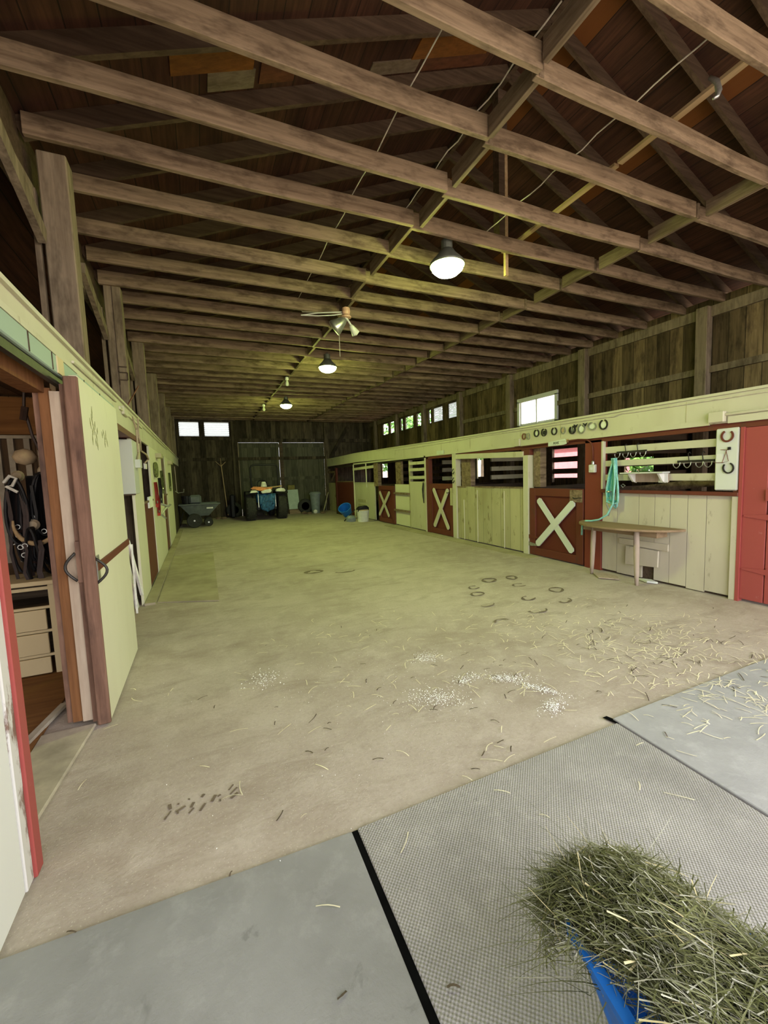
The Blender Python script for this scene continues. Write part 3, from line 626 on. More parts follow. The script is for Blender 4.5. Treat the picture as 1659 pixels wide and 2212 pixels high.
# horseshoes on the fascia
HS = [(5.698,2.09,.075,.10,'rust','red painted horseshoe at the far end of the horseshoe board'),(5.60,2.085,.07,.11,'steel','narrow gilded horseshoe with a bent end'),(5.402,2.115,.10,.115,'iron','black horseshoe with a plate inside, first of the black pair'),(5.235,2.11,.105,.115,'iron','black horseshoe with a round filling, second of the black pair'),(5.02,2.105,.10,.11,'iron','black horseshoe alone between two pairs'),
      (4.845,2.1,.085,.10,'steel','tarnished small horseshoe beside the fan shaped cluster'),(4.665,2.085,.11,.11,'iron','dark horseshoe in the striped fan cluster'),(4.50,2.085,.12,.13,'steel','grey horseshoe with a pale oval centre'),(4.315,2.10,.13,.10,'steel','wide tilted horseshoe with a white filling'),(4.13,2.10,.12,.13,'iron','large horseshoe with a white oval, last before the cable kink')]
for k, (y, z, w, h, m, lb) in enumerate(HS):
    o = shoe(y,z,w,h,M[m],lb,[.1,-.2,0,.15,0,0,-.2,.1,.35,0][k],.014,XR-.042,'horseshoes on the fascia',.35, tr_=.02)
    if k in (2,3,4,5,6,7,8,9):
        n_ = 12; col = ['paper','ink','box','tan','paper','paper','paper','paper'][k-2]; q = .30 if k < 7 else .36
        MB().prism([(y+w*q*math.cos(2*PI*a/n_), z-.004+h*q*math.sin(2*PI*a/n_)) for a in range(n_)], lambda a,b,c:(c,a,b), XR-.040, XR-.030).build('centre_plate', M[col], o)
    if k == 6:
        for e in range(3): MB().bar((XR-.05,y-.02+.02*e,z-.04),(XR-.05,y-.05+.035*e,z+.05),.008,.006).build('stripe', M['ink'], o)
    if k in (6,7): MB().prism([(y-.07,z+.03),(y-.10,z+.075),(y-.06,z+.06),(y-.03,z+.08),(y-.02,z+.03)], lambda a,b,c:(c,a,b), XR-.046, XR-.034).build('bow', M['ink'], o)
# signs over stall doors
def text(body, size, mat, parent, loc, rot, ext=.001):
    cu = bpy.data.curves.new('lettering','FONT'); cu.body = body; cu.size = size; cu.extrude = ext; cu.align_x = 'CENTER'; cu.align_y = 'CENTER'
    o = bpy.data.objects.new('lettering', cu); COL.objects.link(o); cu.materials.append(mat)
    bpy.context.view_layer.update(); me = bpy.data.meshes.new_from_object(o.evaluated_get(bpy.context.evaluated_depsgraph_get())); bpy.data.objects.remove(o)
    o = bpy.data.objects.new('lettering', me); COL.objects.link(o)
    o.parent = parent; o.location = Vector(loc)-WL(parent); o.rotation_euler = rot; return o
RW = (PI/2,0,-PI/2)
sg = thing('name_sign', 'white name sign with black letters over the big cross braced door', 'sign', (XR-.05,4.94,1.87))
MB().prism([(5.127,1.872),(5.127,1.937),(4.79,1.965),(4.76,1.94),(4.76,1.885),(4.82,1.872)], lambda a,b,q:(q,a,b), XR-.06, XR-.05).build('sign_board', M['sign'], sg)
text('AAK', .062, M['ink'], sg, (XR-.0615,4.96,1.912), RW)
bx(XR-.058,XR-.049,4.725,4.785,1.905,1.955).build('wood_tag', M['lath'], sg)
sg = thing('name_sign', 'small white sign over the middle cross braced door', 'sign', (XR-.05,8.46,1.95))
bx(XR-.06,XR-.05,8.31,8.615,1.945,2.03).build('sign_board', M['sign'], sg)
bx(XR-.0605,XR-.06,8.40,8.54,1.978,1.984).build('faint_line', M['box'], sg)
# switch box and conduit
sw = thing('switch_box', 'metal light switch box with a conduit on the red post', 'switch', (XR-.06,4.30,1.43))
bx(XR-.075,XR-.02,4.245,4.345,1.43,1.545).build('box', M['whitep'], sw, bevel=.008)
bx(XR-.085,XR-.075,4.28,4.31,1.47,1.505).build('toggle', M['white'], sw)
MB().lathe([(.016,1.54),(.022,1.55),(.022,1.585),(.014,1.60)],10,(XR-.048,4.29,0)).build('connector', M['steel'], sw)
MB().tube([(XR-.048,4.29,1.59),(XR-.048,4.30,1.80),(XR-.05,4.33,1.87),(XR-.05,4.40,1.915),(XR-.05,4.55,1.93),(XR-.048,5.78,1.915)],.011,8).build('conduit', M['redb'], sw, smooth=True)
# ---- cross-braced doors
def xdoor(y0, y1, z1, bz, by, label, k):
    r = thing('stall_door', label, 'stall door', (XR,(y0+y1)/2,0), 0, 'cross braced stall doors')
    e = .13
    bx(XR+.012,XR+.03,y0+.02,y1-.02,.03,z1-.02).build('panel', M['redd'], r)
    f = MB().box(XR-.02,XR+.02,y0,y0+e,.02,z1).box(XR-.02,XR+.02,y1-e,y1,.02,z1).box(XR-.02,XR+.02,y0+e,y1-e,z1-e,z1).box(XR-.02,XR+.02,y0+e,y1-e,.02,.02+e)
    f.build('frame', M['redb'], r, bevel=.004)
    (ya,za),(yb,zb),(yc,zc),(yd,zd) = by
    for j,(a,b) in enumerate((((ya,za),(yb,zb)),((yc,zc),(yd,zd)))):
        x = XR-.035 if j == 0 else XR-.034
        pa = Vector((0,a[0],a[1])); pb = Vector((0,b[0],b[1])); dd = (pb-pa).normalized(); nn = Vector((0,-dd.z,dd.y))*.054; tp = dd*.03
        # ends cut to blunt points
        q = [pa+nn*.55,pa+nn+tp,pb+nn-tp,pb+nn*.55,pb-nn*.55,pb-nn-tp,pa-nn+tp,pa-nn*.55]
        q = [(p.y,p.z) for p in q]
        MB().prism(q, lambda u,v,c:(c,u,v), x-.006*j, x+.016).build('cross_brace', M['cream'] if k else M['pale'], r)
    return r
d1 = xdoor(4.475,5.59,1.185,0,((5.38,1.0),(4.66,.19),(4.64,.98),(5.41,.21)),'big red cross braced stall door beside the half round table',0)
for z in (.2,.33): MB().prism([(5.60,z-.035),(5.60,z+.035),(5.38,z+.012),(5.38,z-.012)], lambda a,b,c:(c,a,b), XR-.03, XR-.02).build('strap_hinge', M['redb'] if z > .3 else M['steel'], d1)
bx(XR-.028,XR-.02,4.49,4.72,.98,1.17).build('worn_patch', M['tie'], d1); MB().tube([(XR-.03,4.66,1.05),(XR-.06,4.60,1.035),(XR-.05,4.53,1.05),(XR-.03,4.5,1.05)],.008,6).build('latch', M['iron'], d1)
d2 = xdoor(8.01,9.09,1.25,0,((8.87,1.13),(8.20,.18),(8.20,1.12),(8.85,.19)),'red cross braced stall door in the middle of the row',1)
MB().tube([(XR-.03,8.26,1.05),(XR-.06,8.2,1.03),(XR-.04,8.1,1.06)],.008,6).build('latch', M['iron'], d2); bx(XR-.026,XR-.018,8.02,8.12,.75,1.15).build('worn_patch', M['creamo'], d2)
d3 = xdoor(11.17,12.33,1.17,0,((12.25,.98),(11.56,.22),(11.48,.98),(12.32,.22)),'farthest red cross braced stall door, beside the white bucket',1)
# ---- second stall front (cream, open above)
sf = thing('stall_enclosure', 'tall olive cream stall front with an open top, between two cross braced doors', 'stall front', (XR,6.8,0))
bx(XR,XR+.03,5.74,7.845,.03,1.19).build('planks', M['creamo'], sf)
mb = MB()
for y in (7.60,7.12,6.28): mb.box(XR-.012,XR+.002,y-.01,y+.01,.02,1.12 if y < 7.5 else .9)
mb.build('seam_batten', M['cream'], sf)
MB().bar((XR-.02,7.85,1.855),(XR-.02,5.74,1.78),.025,.105).build('rail', M['cream'], sf, bevel=.004)
mb = MB().box(XR-.012,XR+.05,5.74,7.2,1.175,1.2).box(XR-.012,XR+.05,7.5,7.845,1.17,1.195); mb.build('sill', M['tie'], sf)
# ---- third section
sf = thing('stall_enclosure', 'cream stall panel with three open rails above', 'stall front', (XR,9.7,0))
bx(XR,XR+.03,9.29,10.16,.03,1.30).build('panel', M['cream'], sf)
for z0, z1 in ((1.75,1.83),(1.58,1.66),(1.37,1.45)): bx(XR-.02,XR+.005,9.27,10.16,z0,z1).build('rail', M['cream'], sf)
sf = thing('stall_enclosure', 'cream stall panel with two low wooden ledges', 'stall front', (XR,10.68,0))
bx(XR+.02,XR+.05,10.24,11.16,.03,1.22).build('panel', M['creamd'], sf)
for z in (.96,.46): bx(XR-.05,XR+.02,10.2,11.14,z-.025,z+.025).build('ledge', M['tie'], sf, bevel=.004)
# ---- fourth section
sf = thing('stall_enclosure', 'cream stall front by the far end, with an open top and thin uprights', 'stall front', (XR,13.7,0))
bx(XR,XR+.03,12.7,14.72,.02,1.25).build('panel', M['cream'], sf)
MB().bar((XR-.02,12.72,1.80),(XR-.02,14.72,1.76),.025,.09).build('rail', M['cream'], sf)
for y in (13.38,14.66): bx(XR-.035,XR-.01,y-.025,y+.025,0 if y > 14 else 1.1,1.93).build('upright', M['creamd'], sf)
bx(XR-.03,XR+.04,12.7,14.72,1.25,1.275).build('sill', M['cream'], sf)
for z in (.62,.45): bx(XR-.02,XR,13.5,14.3,z-.05,z+.05).build('patch_board', M['creamo'], sf)
# ---- fifth section (dark red)
sf = thing('stall_enclosure', 'dark red board stall front in the far corner', 'stall front', (XR,16.4,0))
bx(XR,XR+.03,14.75,17.0,.02,1.28).build('planks', M['redd'], sf)
bx(XR-.02,XR+.05,16.85,17.02,0,1.9).build('upright', M['redd'], sf); bx(XR-.01,XR+.05,14.75,17.0,1.28,1.32).build('sill', M['tie'], sf)
sf = thing('stall_enclosure', 'olive board panel against the far wall corner', 'stall front', (XR,17.6,0))
bx(XR,XR+.03,17.03,18.14,.02,1.25).build('planks', M['creamo'], sf); bx(XR-.01,XR+.02,17.03,18.14,1.68,1.76).build('rail', M['tie'], sf)
MB().bar((XR,17.1,1.65),(XR,17.6,1.35),.03,.06).build('brace', M['tie'], sf)
# ---- stall partitions
def part(y, label, zs, mat='dark', x0=XR+.12, x1=XO):
    r = thing('stall_partition', label, 'partition', (6.3,y,0), 0, None)
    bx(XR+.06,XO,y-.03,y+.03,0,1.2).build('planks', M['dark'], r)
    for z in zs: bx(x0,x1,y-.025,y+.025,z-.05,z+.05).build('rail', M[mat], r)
    return r
part(4.27,'dark slatted partition behind the red switch post',(1.36,1.55,1.74,1.95))
part(5.68,'low dark partition between the two stalls beside the big cross braced door',())
part(7.95,'dark slatted partition behind the cream stall',(1.36,1.56,1.78),'creamo',6.3)
part(9.26,'partition with three cream rails seen through the middle stall door',(1.36,1.58,1.78),'cream',5.78,6.5)
part(11.15,'dark partition behind the stall with low ledges',(1.36,1.55,1.76))
part(12.55,'low dark partition beside the farthest cross braced door',())
part(14.74,'low dark partition beside the dark red stall front',())
tag(MB().bar((XR+.5,2.6,1.33),(XR+.55,4.1,1.14),.03,.11).build('loose_board', M['tie']), 'slanting grey board inside the stall with the three rails', 'board')
# ---- hook racks, hooks
def rack(y0, y1, z, label, hooks):
    r = thing('hook_rack', label, 'hook rack', (XR-.02,(y0+y1)/2,z))
    bx(XR-.005,XR+.018,y0,y1,z-.014,z+.014).build('bar', M['iron'], r)
    for y in (y0+.12, y1-.12): MB().tube([(XR+.012,y,z+.01),(XR-.005,y,z+.09),(XR+.02,y,z+.11),(XR+.045,y,z+.09)],.005,5).build('strap', M['iron'], r)
    for y in hooks:
        MB().tube([(XR-.01,y-.035,z-.01)]+[(XR-.02,y-.035+.07*k/8,z-.045-.03*math.sin(PI*k/8)) for k in range(9)]+[(XR-.02,y+.037,z-.02)],.005,6).build('hook', M['steel'], r)
rack(3.54,3.95,1.695,'iron hook rack with teal lead ropes on its end hook',(3.57,3.70,3.81,3.93))
rack(2.76,3.15,1.535,'iron hook rack with empty hooks beside the pale board',(2.81,2.90,3.03,3.15))
# ---- teal lead ropes
rp = thing('lead_rope', 'bundle of teal lead ropes hanging on the hook rack', 'lead rope', (XR-.08,3.92,.72))
rd = random.Random(3)
for k in range(7):
    w0 = .03+.011*k; zb = .98+.045*rd.uniform(-1,1.6); x = XR-.05-.008*k
    pts = [(x,3.93+w0*.2,1.62)]+[(x-.012*math.sin(t*3+k),3.92+w0*math.sin(min(1,t*1.1)*PI*.55)+rd.uniform(-.004,.004),1.62-(1.62-zb)*t) for t in [i/9 for i in range(1,10)]]
    pts += [(x,3.92,zb-.03)]+[(x-.008,3.915-w0*math.sin(min(1,t*1.1)*PI*.55)*.75,zb+(1.62-zb)*(1-t)) for t in [i/9 for i in range(9,-1,-1)]]
    MB().tube(pts,.010 if k%3 else .013,7).build('rope', M['hose'] if k%3 else M['hosel'], rp, smooth=True)
pts = [(XR-.12,3.90,1.60),(XR-.125,3.88,1.3),(XR-.13,3.90,1.0),(XR-.14,3.98,.84),(XR-.16,4.09,.765),(XR-.18,4.2,.74),(XR-.2,4.28,.735),(XR-.21,4.33,.66),(XR-.2,4.345,.52)]
MB().tube(pts,.013,8).build('trailing_rope', M['hosel'], rp, smooth=True)
MB().tube([(XR-.09,4.0,1.08),(XR-.1,4.02,.98),(XR-.1,3.97,.88),(XR-.1,3.99,.82)],.012,6).build('chain', M['steel'], rp)
MB().lathe([(.028,0),(.032,.01),(.028,.02)],10,(XR-.1,3.98,1.15)).build('snap', M['steel'], rp); MB().tube([(XR-.07,3.83,1.25),(XR-.07,3.80,1.22),(XR-.07,3.77,1.245),(XR-.07,3.80,1.265)],.007,6,True).build('buckle', M['steel'], rp)
# ---- small wall shelf
sh = thing('saddle_shelf', 'small pale wooden trough fixed to the lowest rail', 'shelf', (XR-.06,3.5,1.29))
bx(XR-.14,XR+.01,3.24,3.80,1.405,1.42).build('top', M['pale'], sh)
for y in (3.30,3.68): MB().prism([(XR+.015,1.40),(XR-.13,1.40),(XR-.05,1.30),(XR+.015,1.28)], lambda a,b,q:(a,q,b), y-.012, y+.012).build('bracket', M['white'], sh)
bx(XR-.01,XR+.012,3.25,3.72,1.29,1.40).build('back_board', M['jamb'], sh); bx(XR-.02,XR-.008,3.25,3.36,1.285,1.40).build('end_plate', M['white'], sh)
# ---- half-round table
tb_ = thing('half_round_table', 'weathered half round wooden table on two round legs by the stall wall', 'table', (5.1,3.7,0))
poly = [(5.255,4.42),(5.255,3.02)]
for k in range(15):
    a = PI*k/14; poly.append((5.255-.52*math.sin(a), 3.72-.70*math.cos(a)))
MB().prism(poly, lambda a,b,q:(a,b,q), .70, .728).build('table_top', M['table'], tb_, bevel=.005)
bx(5.0,5.2,3.2,4.25,.62,.70).build('apron', M['table'], tb_)
for a, b in (((5.03,4.10,.70),(4.995,4.10,0)),((4.95,3.42,.70),(4.943,3.40,0))):
    p, q = Vector(a), Vector(b); MB().tube([p,p.lerp(q,.3),p.lerp(q,.75),q],[.03,.034,.028,.02],10).build('leg', M['tleg'], tb_, smooth=True)
tag(MB().prism([(4.83,3.86),(4.98,4.06),(5.12,4.0),(5.1,3.78),(4.97,3.66)], lambda a,b,q:(a,b,q), .008, .022).build('cloth', M['tleg'], bevel=.004), 'pale scrap of board on the floor under the half round table', 'board')
tag(MB().prism([(5.2,3.55),(5.26,3.42),(5.2,3.3),(5.14,3.4)], lambda a,b,q:(a,b,q), .006, .03).build('scrap_board', M['pale']), 'small broken board in front of the hole in the planks', 'board')
# hooks and halter on the other posts
hp = thing('post_hooks', 'two iron hooks on the cream post by the middle stall door', 'hook', (XR-.05,7.93,1.5))
for z in (1.52,1.32): MB().tube([(XR-.04,7.93,z+.07),(XR-.07,7.93,z+.03),(XR-.06,7.98,z-.02),(XR-.06,7.92,z-.05),(XR-.06,7.88,z)],.009,6).build('hook', M['iron'], hp)
tag(MB().tube([(XR-.05,9.32,1.28),(XR-.06,9.36,1.1),(XR-.06,9.33,.9),(XR-.06,9.3,.75),(XR-.05,9.34,1.0),(XR-.05,9.31,1.25)],.014,6).build('halter', M['iron']), 'dark halter hanging beside the middle stall door', 'halter')
# ---------------------------------------------------------------- tack room side
t = bpy.data.objects.new('trim_10', None); COL.objects.link(t); t.location = (XL,8,2.1); struct(t, 'long cream fascia board with a ledge along the tack room side', 'fascia')
bx(XL-.03,XL,YF,YB-.3,2.115,2.40).build('fascia_board', M['cream'], t)
bx(XL-.19,XL+.02,YF,YB-.3,2.40,2.425).build('ledge', M['cream'], t)
bx(XL,XL+.018,YF,3.5,2.268,2.30).box(XL,XL+.018,5.2,7.0,2.30,2.33).build('moulding', M['cream'], t)
MB().tube([(XL+.008,3.45,2.335),(XL+.01,5,2.345)],.010,6).tube([(XL+.008,5.5,2.345),(XL+.01,12,2.35)],.010,6).build('conduit', M['cream'], t)
g = tag(bx(XL+.004,XL+.03,YF,4.72,2.15,2.255).build('track_cover', M['green'], bevel=.006), 'sea green board covering the sliding door track', 'track cover')
j = MB()
for y in (2.55,2.9,3.6,4.1): j.box(XL+.03,XL+.034,y-.004,y+.004,2.155,2.25)
j.build('joint', M['dark'], g); bx(XL+.029,XL+.036,2.98,3.10,2.155,2.252).build('patch', M['drawer'], g)
tag(bx(XL-.02,XL+.01,YF,4.7,2.10,2.148).build('door_track', M['iron']), 'dark iron sliding door track under the green board', 'track')
tag(bx(XL-.16,XL-.06,YF,3.06,2.05,2.14).build('lintel_board', M['brown']), 'brown lintel board over the tack room opening', 'lintel')['kind'] = 'structure'
# sliding tack room door, standing open past its opening
d = bpy.data.objects.new('door_4', None); COL.objects.link(d); d.location = (-.64,3.6,0); struct(d, 'cream sliding door of the tack room with a red middle rail', 'door')
bx(-.668,-.622,3.0,4.22,.015,2.15).build('door_panel', M['creamd'], d, bevel=.004)
bx(-.69,-.618,2.975,3.0,.01,2.14).build('leading_edge', M['edge'], d, bevel=.006)
MB().bar((-.62,3.02,1.0),(-.62,4.22,1.0),.016,.05).build('middle_rail', M['redb'], d)
MB().tube([(-.625+.06*math.sin(PI*i/10),2.995,1.06-.16*i/10+.0*i) for i in range(11)],.008,8).build('pull_handle', M['iron'], d, smooth=True)
bx(-.62,-.615,3.0,3.07,.9,1.07).build('handle_plate', M['steel'], d)
lf = MB(); rl = random.Random(5)
for cy, cz in ((3.22,1.90),(3.27,1.93),(3.30,1.87),(3.34,1.90),(3.36,1.83),(3.26,1.85),(3.33,1.79),(3.37,1.77),(3.40,1.87),(3.24,1.80),(3.55,1.86),(3.60,1.88),(3.63,1.84),(3.67,1.87),(3.62,1.80),(3.70,1.82),(3.29,1.98)):
    a = rl.uniform(-.3,.5); L = rl.uniform(.022,.04); q = [(0,L),(.010,0),(0,-L),(-.010,0)]
    lf.prism([(cy+u*math.cos(a)-v*math.sin(a), cz+u*math.sin(a)+v*math.cos(a)) for u,v in q], lambda A,B,c:(c,A,B), -.6225, -.6205)
lf.build('painted_leaf_pattern', M['leafp'], d)
# jamb boards of the opening
jm = thing('door_jamb', 'stacked jamb boards, orange brown and faded cream, beside the tack room opening', 'door jamb', (-.78,3.08,0)); jm['kind'] = 'structure'
bx(-.775,-.715,3.035,3.06,.03,2.06).build('faded_board', M['jamb'], jm); bx(-.83,-.775,3.05,3.09,.03,2.08).build('brown_board', M['brown'], jm)
bx(-.86,-.83,3.06,3.12,.03,2.12).build('inner_board', M['edge'], jm); bx(-.72,-.695,3.02,3.07,.02,2.10).build('stop_strip', M['edge'], jm)
bx(-.716,-.69,2.99,3.03,.92,1.17).build('handle_plate', M['edge'], jm)
MB().tube([(-.72-.055*math.sin(PI*i/10),2.995,1.10-.17*i/10) for i in range(11)],.008,8).build('ring_handle', M['iron'], jm, smooth=True)
# near jamb: red post, peeling strip, white panel
tag(bx(-.76,-.675,1.89,1.955,.01,2.12).build('door_post', M['redl'], bevel=.004), 'red door post with peeling paint at the tack room opening', 'door post')
tag(bx(-.74,-.685,1.825,1.888,.015,2.12).build('peeling_board', M['peel'], bevel=.004), 'board with peeling white paint next to the red door post', 'board')
d = bpy.data.objects.new('door_5', None); COL.objects.link(d); d.location = (-.71,1.2,0); struct(d, 'white painted door panel beside the peeling board and red door post', 'door')
bx(-.73,-.69,YF,1.82,.02,2.1).build('door_panel', M['white'], d, bevel=.004)
# tack room floor and far end
tag(bx(-3.6,-.98,1.2,6.0,.003,.02).build('floor_boards', M['brownx']), 'dark brown wooden floor of the tack room', 'floor')['kind'] = 'structure'
tag(MB().prism([(-.98,1.95),(-.80,1.95),(-.70,3.0),(-.98,3.0)], lambda a,b,q:(a,b,q), .002, .022).build('threshold_board', M['slab'], bevel=.006), 'worn threshold board of the tack room', 'threshold')
tag(MB().prism([(-1.12,2.55),(-1.08,2.55),(-.93,3.35),(-.97,3.35)], lambda a,b,q:(a,b,q), .018, .04).build('floor_batten', M['slab']), 'thin batten lying on the tack room floor', 'batten')
struct(bx(-3.6,-.80,5.0,5.04,0,2.4).build('wall_tack_room', M['darkv']), 'upright dark boards at the back of the tack room', 'wall')
struct(bx(-3.6,-.86,4.93,4.98,2.0,2.34).build('trim_11', M['brownx']), 'orange brown header board across the tack room', 'trim')
bt = MB()
for x in (-1.95,-1.72,-1.62,-1.50,-1.40): bt.box(x,x+.045,4.96,5.0,.8,1.99)
bt.box(-2.6,-1.3,4.95,4.99,1.965,1.995)
struct(bt.build('trim_12', M['slab']), 'pale battens on the tack room back boards', 'trim')
struct(bx(-1.0,-.83,4.3,4.95,.0,2.3).build('wall_tack_side', M['brown']), 'brown boards at the side of the tack room', 'wall')
# dresser
dr = thing('dresser', 'yellowed wooden dresser with one drawer missing, in the tack room', 'dresser', (-1.6,4.0,.02))
dx0, dx1, dy0, dy1 = -2.05,-1.10,4.0,4.42
c = MB().box(dx1-.02,dx1,dy0+.01,dy1,.02,.74).box(dx0,dx0+.02,dy0+.01,dy1,.02,.74).box(dx0,dx1,dy1-.02,dy1,.02,.74)
c.build('carcass', M['drawer'], dr); bx(dx0-.02,dx1+.015,dy0-.02,dy1,.74,.775).build('dresser_top', M['drawer'], dr, bevel=.004)
fr0 = MB().box(dx1-.06,dx1,dy0-.002,dy0+.02,.02,.74).box(dx0,dx0+.06,dy0-.002,dy0+.02,.02,.74)
for z in (.70,.55,.36,.165): fr0.box(dx0+.06,dx1-.06,dy0,dy0+.02,z,z+.025 if z > .6 else z+.02)
fr0.build('front_frame', M['drawer'], dr); bx(dx0+.02,dx1-.02,dy0+.03,dy1-.02,.555,.565).build('drawer_slot', M['dark'], dr)
bx(dx0+.02,dx1-.02,dy1-.04,dy1-.02,.02,.74).build('back_panel', M['dark'], dr)
for z0, z1 in ((.385,.545),(.19,.355),(.03,.16)):
    q = bx(dx0+.075,dx1-.085,dy0-.012,dy0+.01,z0,z1).build('drawer', M['drawer'], dr, bevel=.003)
    for xx in (-1.85,-1.62): MB().lathe([(.012,0),(.014,.012),(.001,.02)],10,(xx,dy0-.032,(z0+z1)/2),'Y').build('knob', M['iron'], q)
# bridles and harness on the wall above the dresser
def bridle(x, y, z, s, mat, label, sd):
    r = thing('bridle', label, 'bridle', (x,y,z), 0, 'tack on the wall'); q = random.Random(sd)
    for k in range(9):
        w = s*(.012+.009*k); L = s*q.uniform(.5,.98)
        pts = [(x+w*math.cos(a), y-.012*k-.02*math.sin(a*2), z - L*(.5-.5*math.sin(a))) for a in [PI/2+2*PI*i/20 for i in range(21)]]
        MB().tube(pts,.012,6).build('strap', M['black'] if k%3 else mat, r)
    MB().lathe([(.03,-.02),(.045,0),(.03,.03)],14,(x,y,z+.02),'Y').build('hanger', M['cord'], r)
    for k in range(3):
        a = (x+q.uniform(-.08,.08), y-.11, z-s*q.uniform(.2,.6)); MB().tube([(a[0]+.018*math.cos(t*PI/4),a[1],a[2]+.018*math.sin(t*PI/4)) for t in range(8)],.004,5,True).build('buckle_ring', M['steel'], r)
    for k in range(3):
        xx = x+q.uniform(-.07,.07); MB().strap([(xx,y-.1,z-.1),(xx+.02,y-.12,z-.35*s),(xx-.01,y-.12,z-.7*s),(xx+.02,y-.13,z-s*q.uniform(.8,1.05))],.02,.006,(1,0,0)).build('rein', mat, r)
    return r
bridle(-1.20,4.35,1.62,.95,M['black'],'black leather bridle in the middle of the tack room, with hanging reins',1)
bridle(-1.07,4.30,1.62,.9,M['black'],'black leather bridle closest to the tack room jamb',2)
bridle(-1.36,4.30,1.58,.85,M['leather'],'dark brown bridle over the open dresser slot',3)
bridle(-1.27,4.22,1.18,.5,M['leather'],'short brown halter hanging low over the dresser top',4)
hc = thing('horse_collar', 'black padded harness hanging behind the bridles', 'harness', (-1.16,4.5,.95))
for k in range(6):
    xx = -1.30+.06*k; MB().strap([(xx,4.44+.02*(k%2),1.66-.02*abs(k-3)),(xx+.01,4.40,1.4),(xx-.01,4.42,1.15),(xx+.015,4.43,.9)],.10,.04,(1,0,0)).build('pad', M['black'], hc)
ol = [(-1.24+.14*math.cos(a),4.16,1.22+.17*math.sin(a)) for a in [PI*.95+PI*1.0*i/14 for i in range(15)]]
hm = thing('wooden_hame', 'curved pale wooden hame lying among the bridles', 'hame', (-1.25,4.12,1.05)); MB().tube(ol,[.008+.012*math.sin(PI*i/14) for i in range(15)],8).build('hame_curve', M['lath'], hm, smooth=True)
tag(MB().lathe([(.0,-.07),(.06,-.05),(.085,0),(.06,.05),(.0,.07)],14,(-1.33,4.4,1.76)).build('tan_hat', M['tan'], smooth=True), 'tan rounded cap on top of the tack', 'cap')
tag(MB().tube([(-1.42,4.2,1.55),(-1.37,4.17,1.60),(-1.33,4.17,1.58),(-1.36,4.17,1.52),(-1.40,4.17,1.52),(-1.33,4.17,1.47)],.012,6).build('bone_ring', M['cloth']), 'white bent ring hanging beside the black bridle', 'ring')
tag(MB().tube([(-1.18,4.05,2.3),(-1.20,4.06,2.12),(-1.17,4.07,1.9),(-1.13,4.1,1.75)],.011,6).tube([(-1.19,4.05,2.12),(-1.21,4.05,2.02)],.024,6).build('hanging_strap', M['leather']), 'dark strap hanging from the tack room ceiling', 'strap')
# ---- wall run after the sliding door
def wbox(name, y0, y1, z0, z1, mat, label, x0=XL-.03, x1=XL):
    return struct(bx(x0,x1,y0,y1,z0,z1).build(name, mat), label, 'wall')
struct(bx(XL-.10,XL+.02,4.3,6.55,2.05,2.115).build('trim_13', M['redb']), 'red-brown header strip behind the sliding door', 'trim')
struct(bx(-1.0,-.97,4.97,5.9,0,2.3).build('wall_recess', M['jamb']), 'pale boards of the recess behind the sliding door', 'wall')
wbox('wall_stall', 5.80,6.63,0,2.115,M['creamd'],'cream wall board beside the pale cupboard')
wbox('wall_stall', 7.78,9.95,0,2.115,M['creamd'],'cream wall with halters and a wreath hung on it')
wbox('wall_stall', 10.95,13.2,0,2.115,M['creamd'],'farthest cream wall on the tack room side')
wbox('wall_stall', 13.2,YB,0,2.115,M['siding_back'],'dark board wall behind the dump cart')
for k,(y0,y1) in enumerate(((6.63,7.78),(9.95,10.95))):
    r = thing('dutch_door', ['red dutch door with a white paper on it','second red dutch door, beyond the halters'][k], 'stall door', (XL,(y0+y1)/2,0), 0, 'dutch doors')
    bx(XL-.05,XL-.01,y0+.01,y1-.01,.03,1.22).build('lower_leaf', M['redb'], r, bevel=.004)
    bx(XL-.09,XL-.04,y0,y0+.12,1.22,2.1).build('stile', M['tie'], r)
    bx(XL-.06,XL+.01,y0,y1,1.22,1.25).build('sill', M['tie'], r)
tag(bx(XL-.05,XL-.03,6.7,6.95,1.25,2.1).build('pale_board', M['tie']), 'brown upright board in the opening over the paper sign', 'board')
tag(bx(XL-.012,XL+.012,7.12,7.60,1.13,1.30).build('paper_notice', M['paper']), 'white paper notice on the red dutch door', 'notice')
tag(bx(XL-.012,XL+.014,7.02,7.20,1.72,1.80).build('paper_tag', M['cloth']), 'small white tag over the dark opening', 'tag')
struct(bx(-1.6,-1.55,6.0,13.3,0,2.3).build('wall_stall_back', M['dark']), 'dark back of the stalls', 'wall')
# pale cupboard (electric box) and its fittings
cb = thing('pale_cupboard', 'pale grey wall cupboard with a hasp, facing the viewer beside the cream wall', 'cupboard', (-.84,5.9,1.37))
bx(-.925,-.715,5.72,6.1,1.385,2.03).build('cupboard_body', M['box'], cb, bevel=.004)
MB().tube([(-.905,5.712,1.60),(-.895,5.708,1.625),(-.88,5.708,1.615),(-.885,5.708,1.59),(-.888,5.71,1.53)],.006,6).build('hasp', M['iron'], cb)
bx(-.925,-.72,5.70,5.74,1.37,1.385).build('bottom_lip', M['dark'], cb)
bx(-.715,-.66,5.86,6.02,1.70,1.80).build('side_box', M['box'], cb)
tag(bx(-.955,-.93,5.70,5.78,1.3,2.04).build('red_strip', M['redb']), 'red-brown upright strip beside the pale cupboard', 'strip')
tag(MB().tube([(-.715,6.5,2.38),(-.72,6.45,2.2),(-.70,6.4,2.05),(-.68,6.2,1.93),(-.66,6.6,1.9),(-.68,7.0,1.86),(-.72,6.9,1.80)],.012,6).tube([(-.72,6.0,2.33),(-.71,6.2,2.2),(-.705,6.15,1.9),(-.70,5.9,1.78)],.012,6).build('electric_cable', M['cord']), 'loose dark cable looping down to the pale cupboard', 'cable')
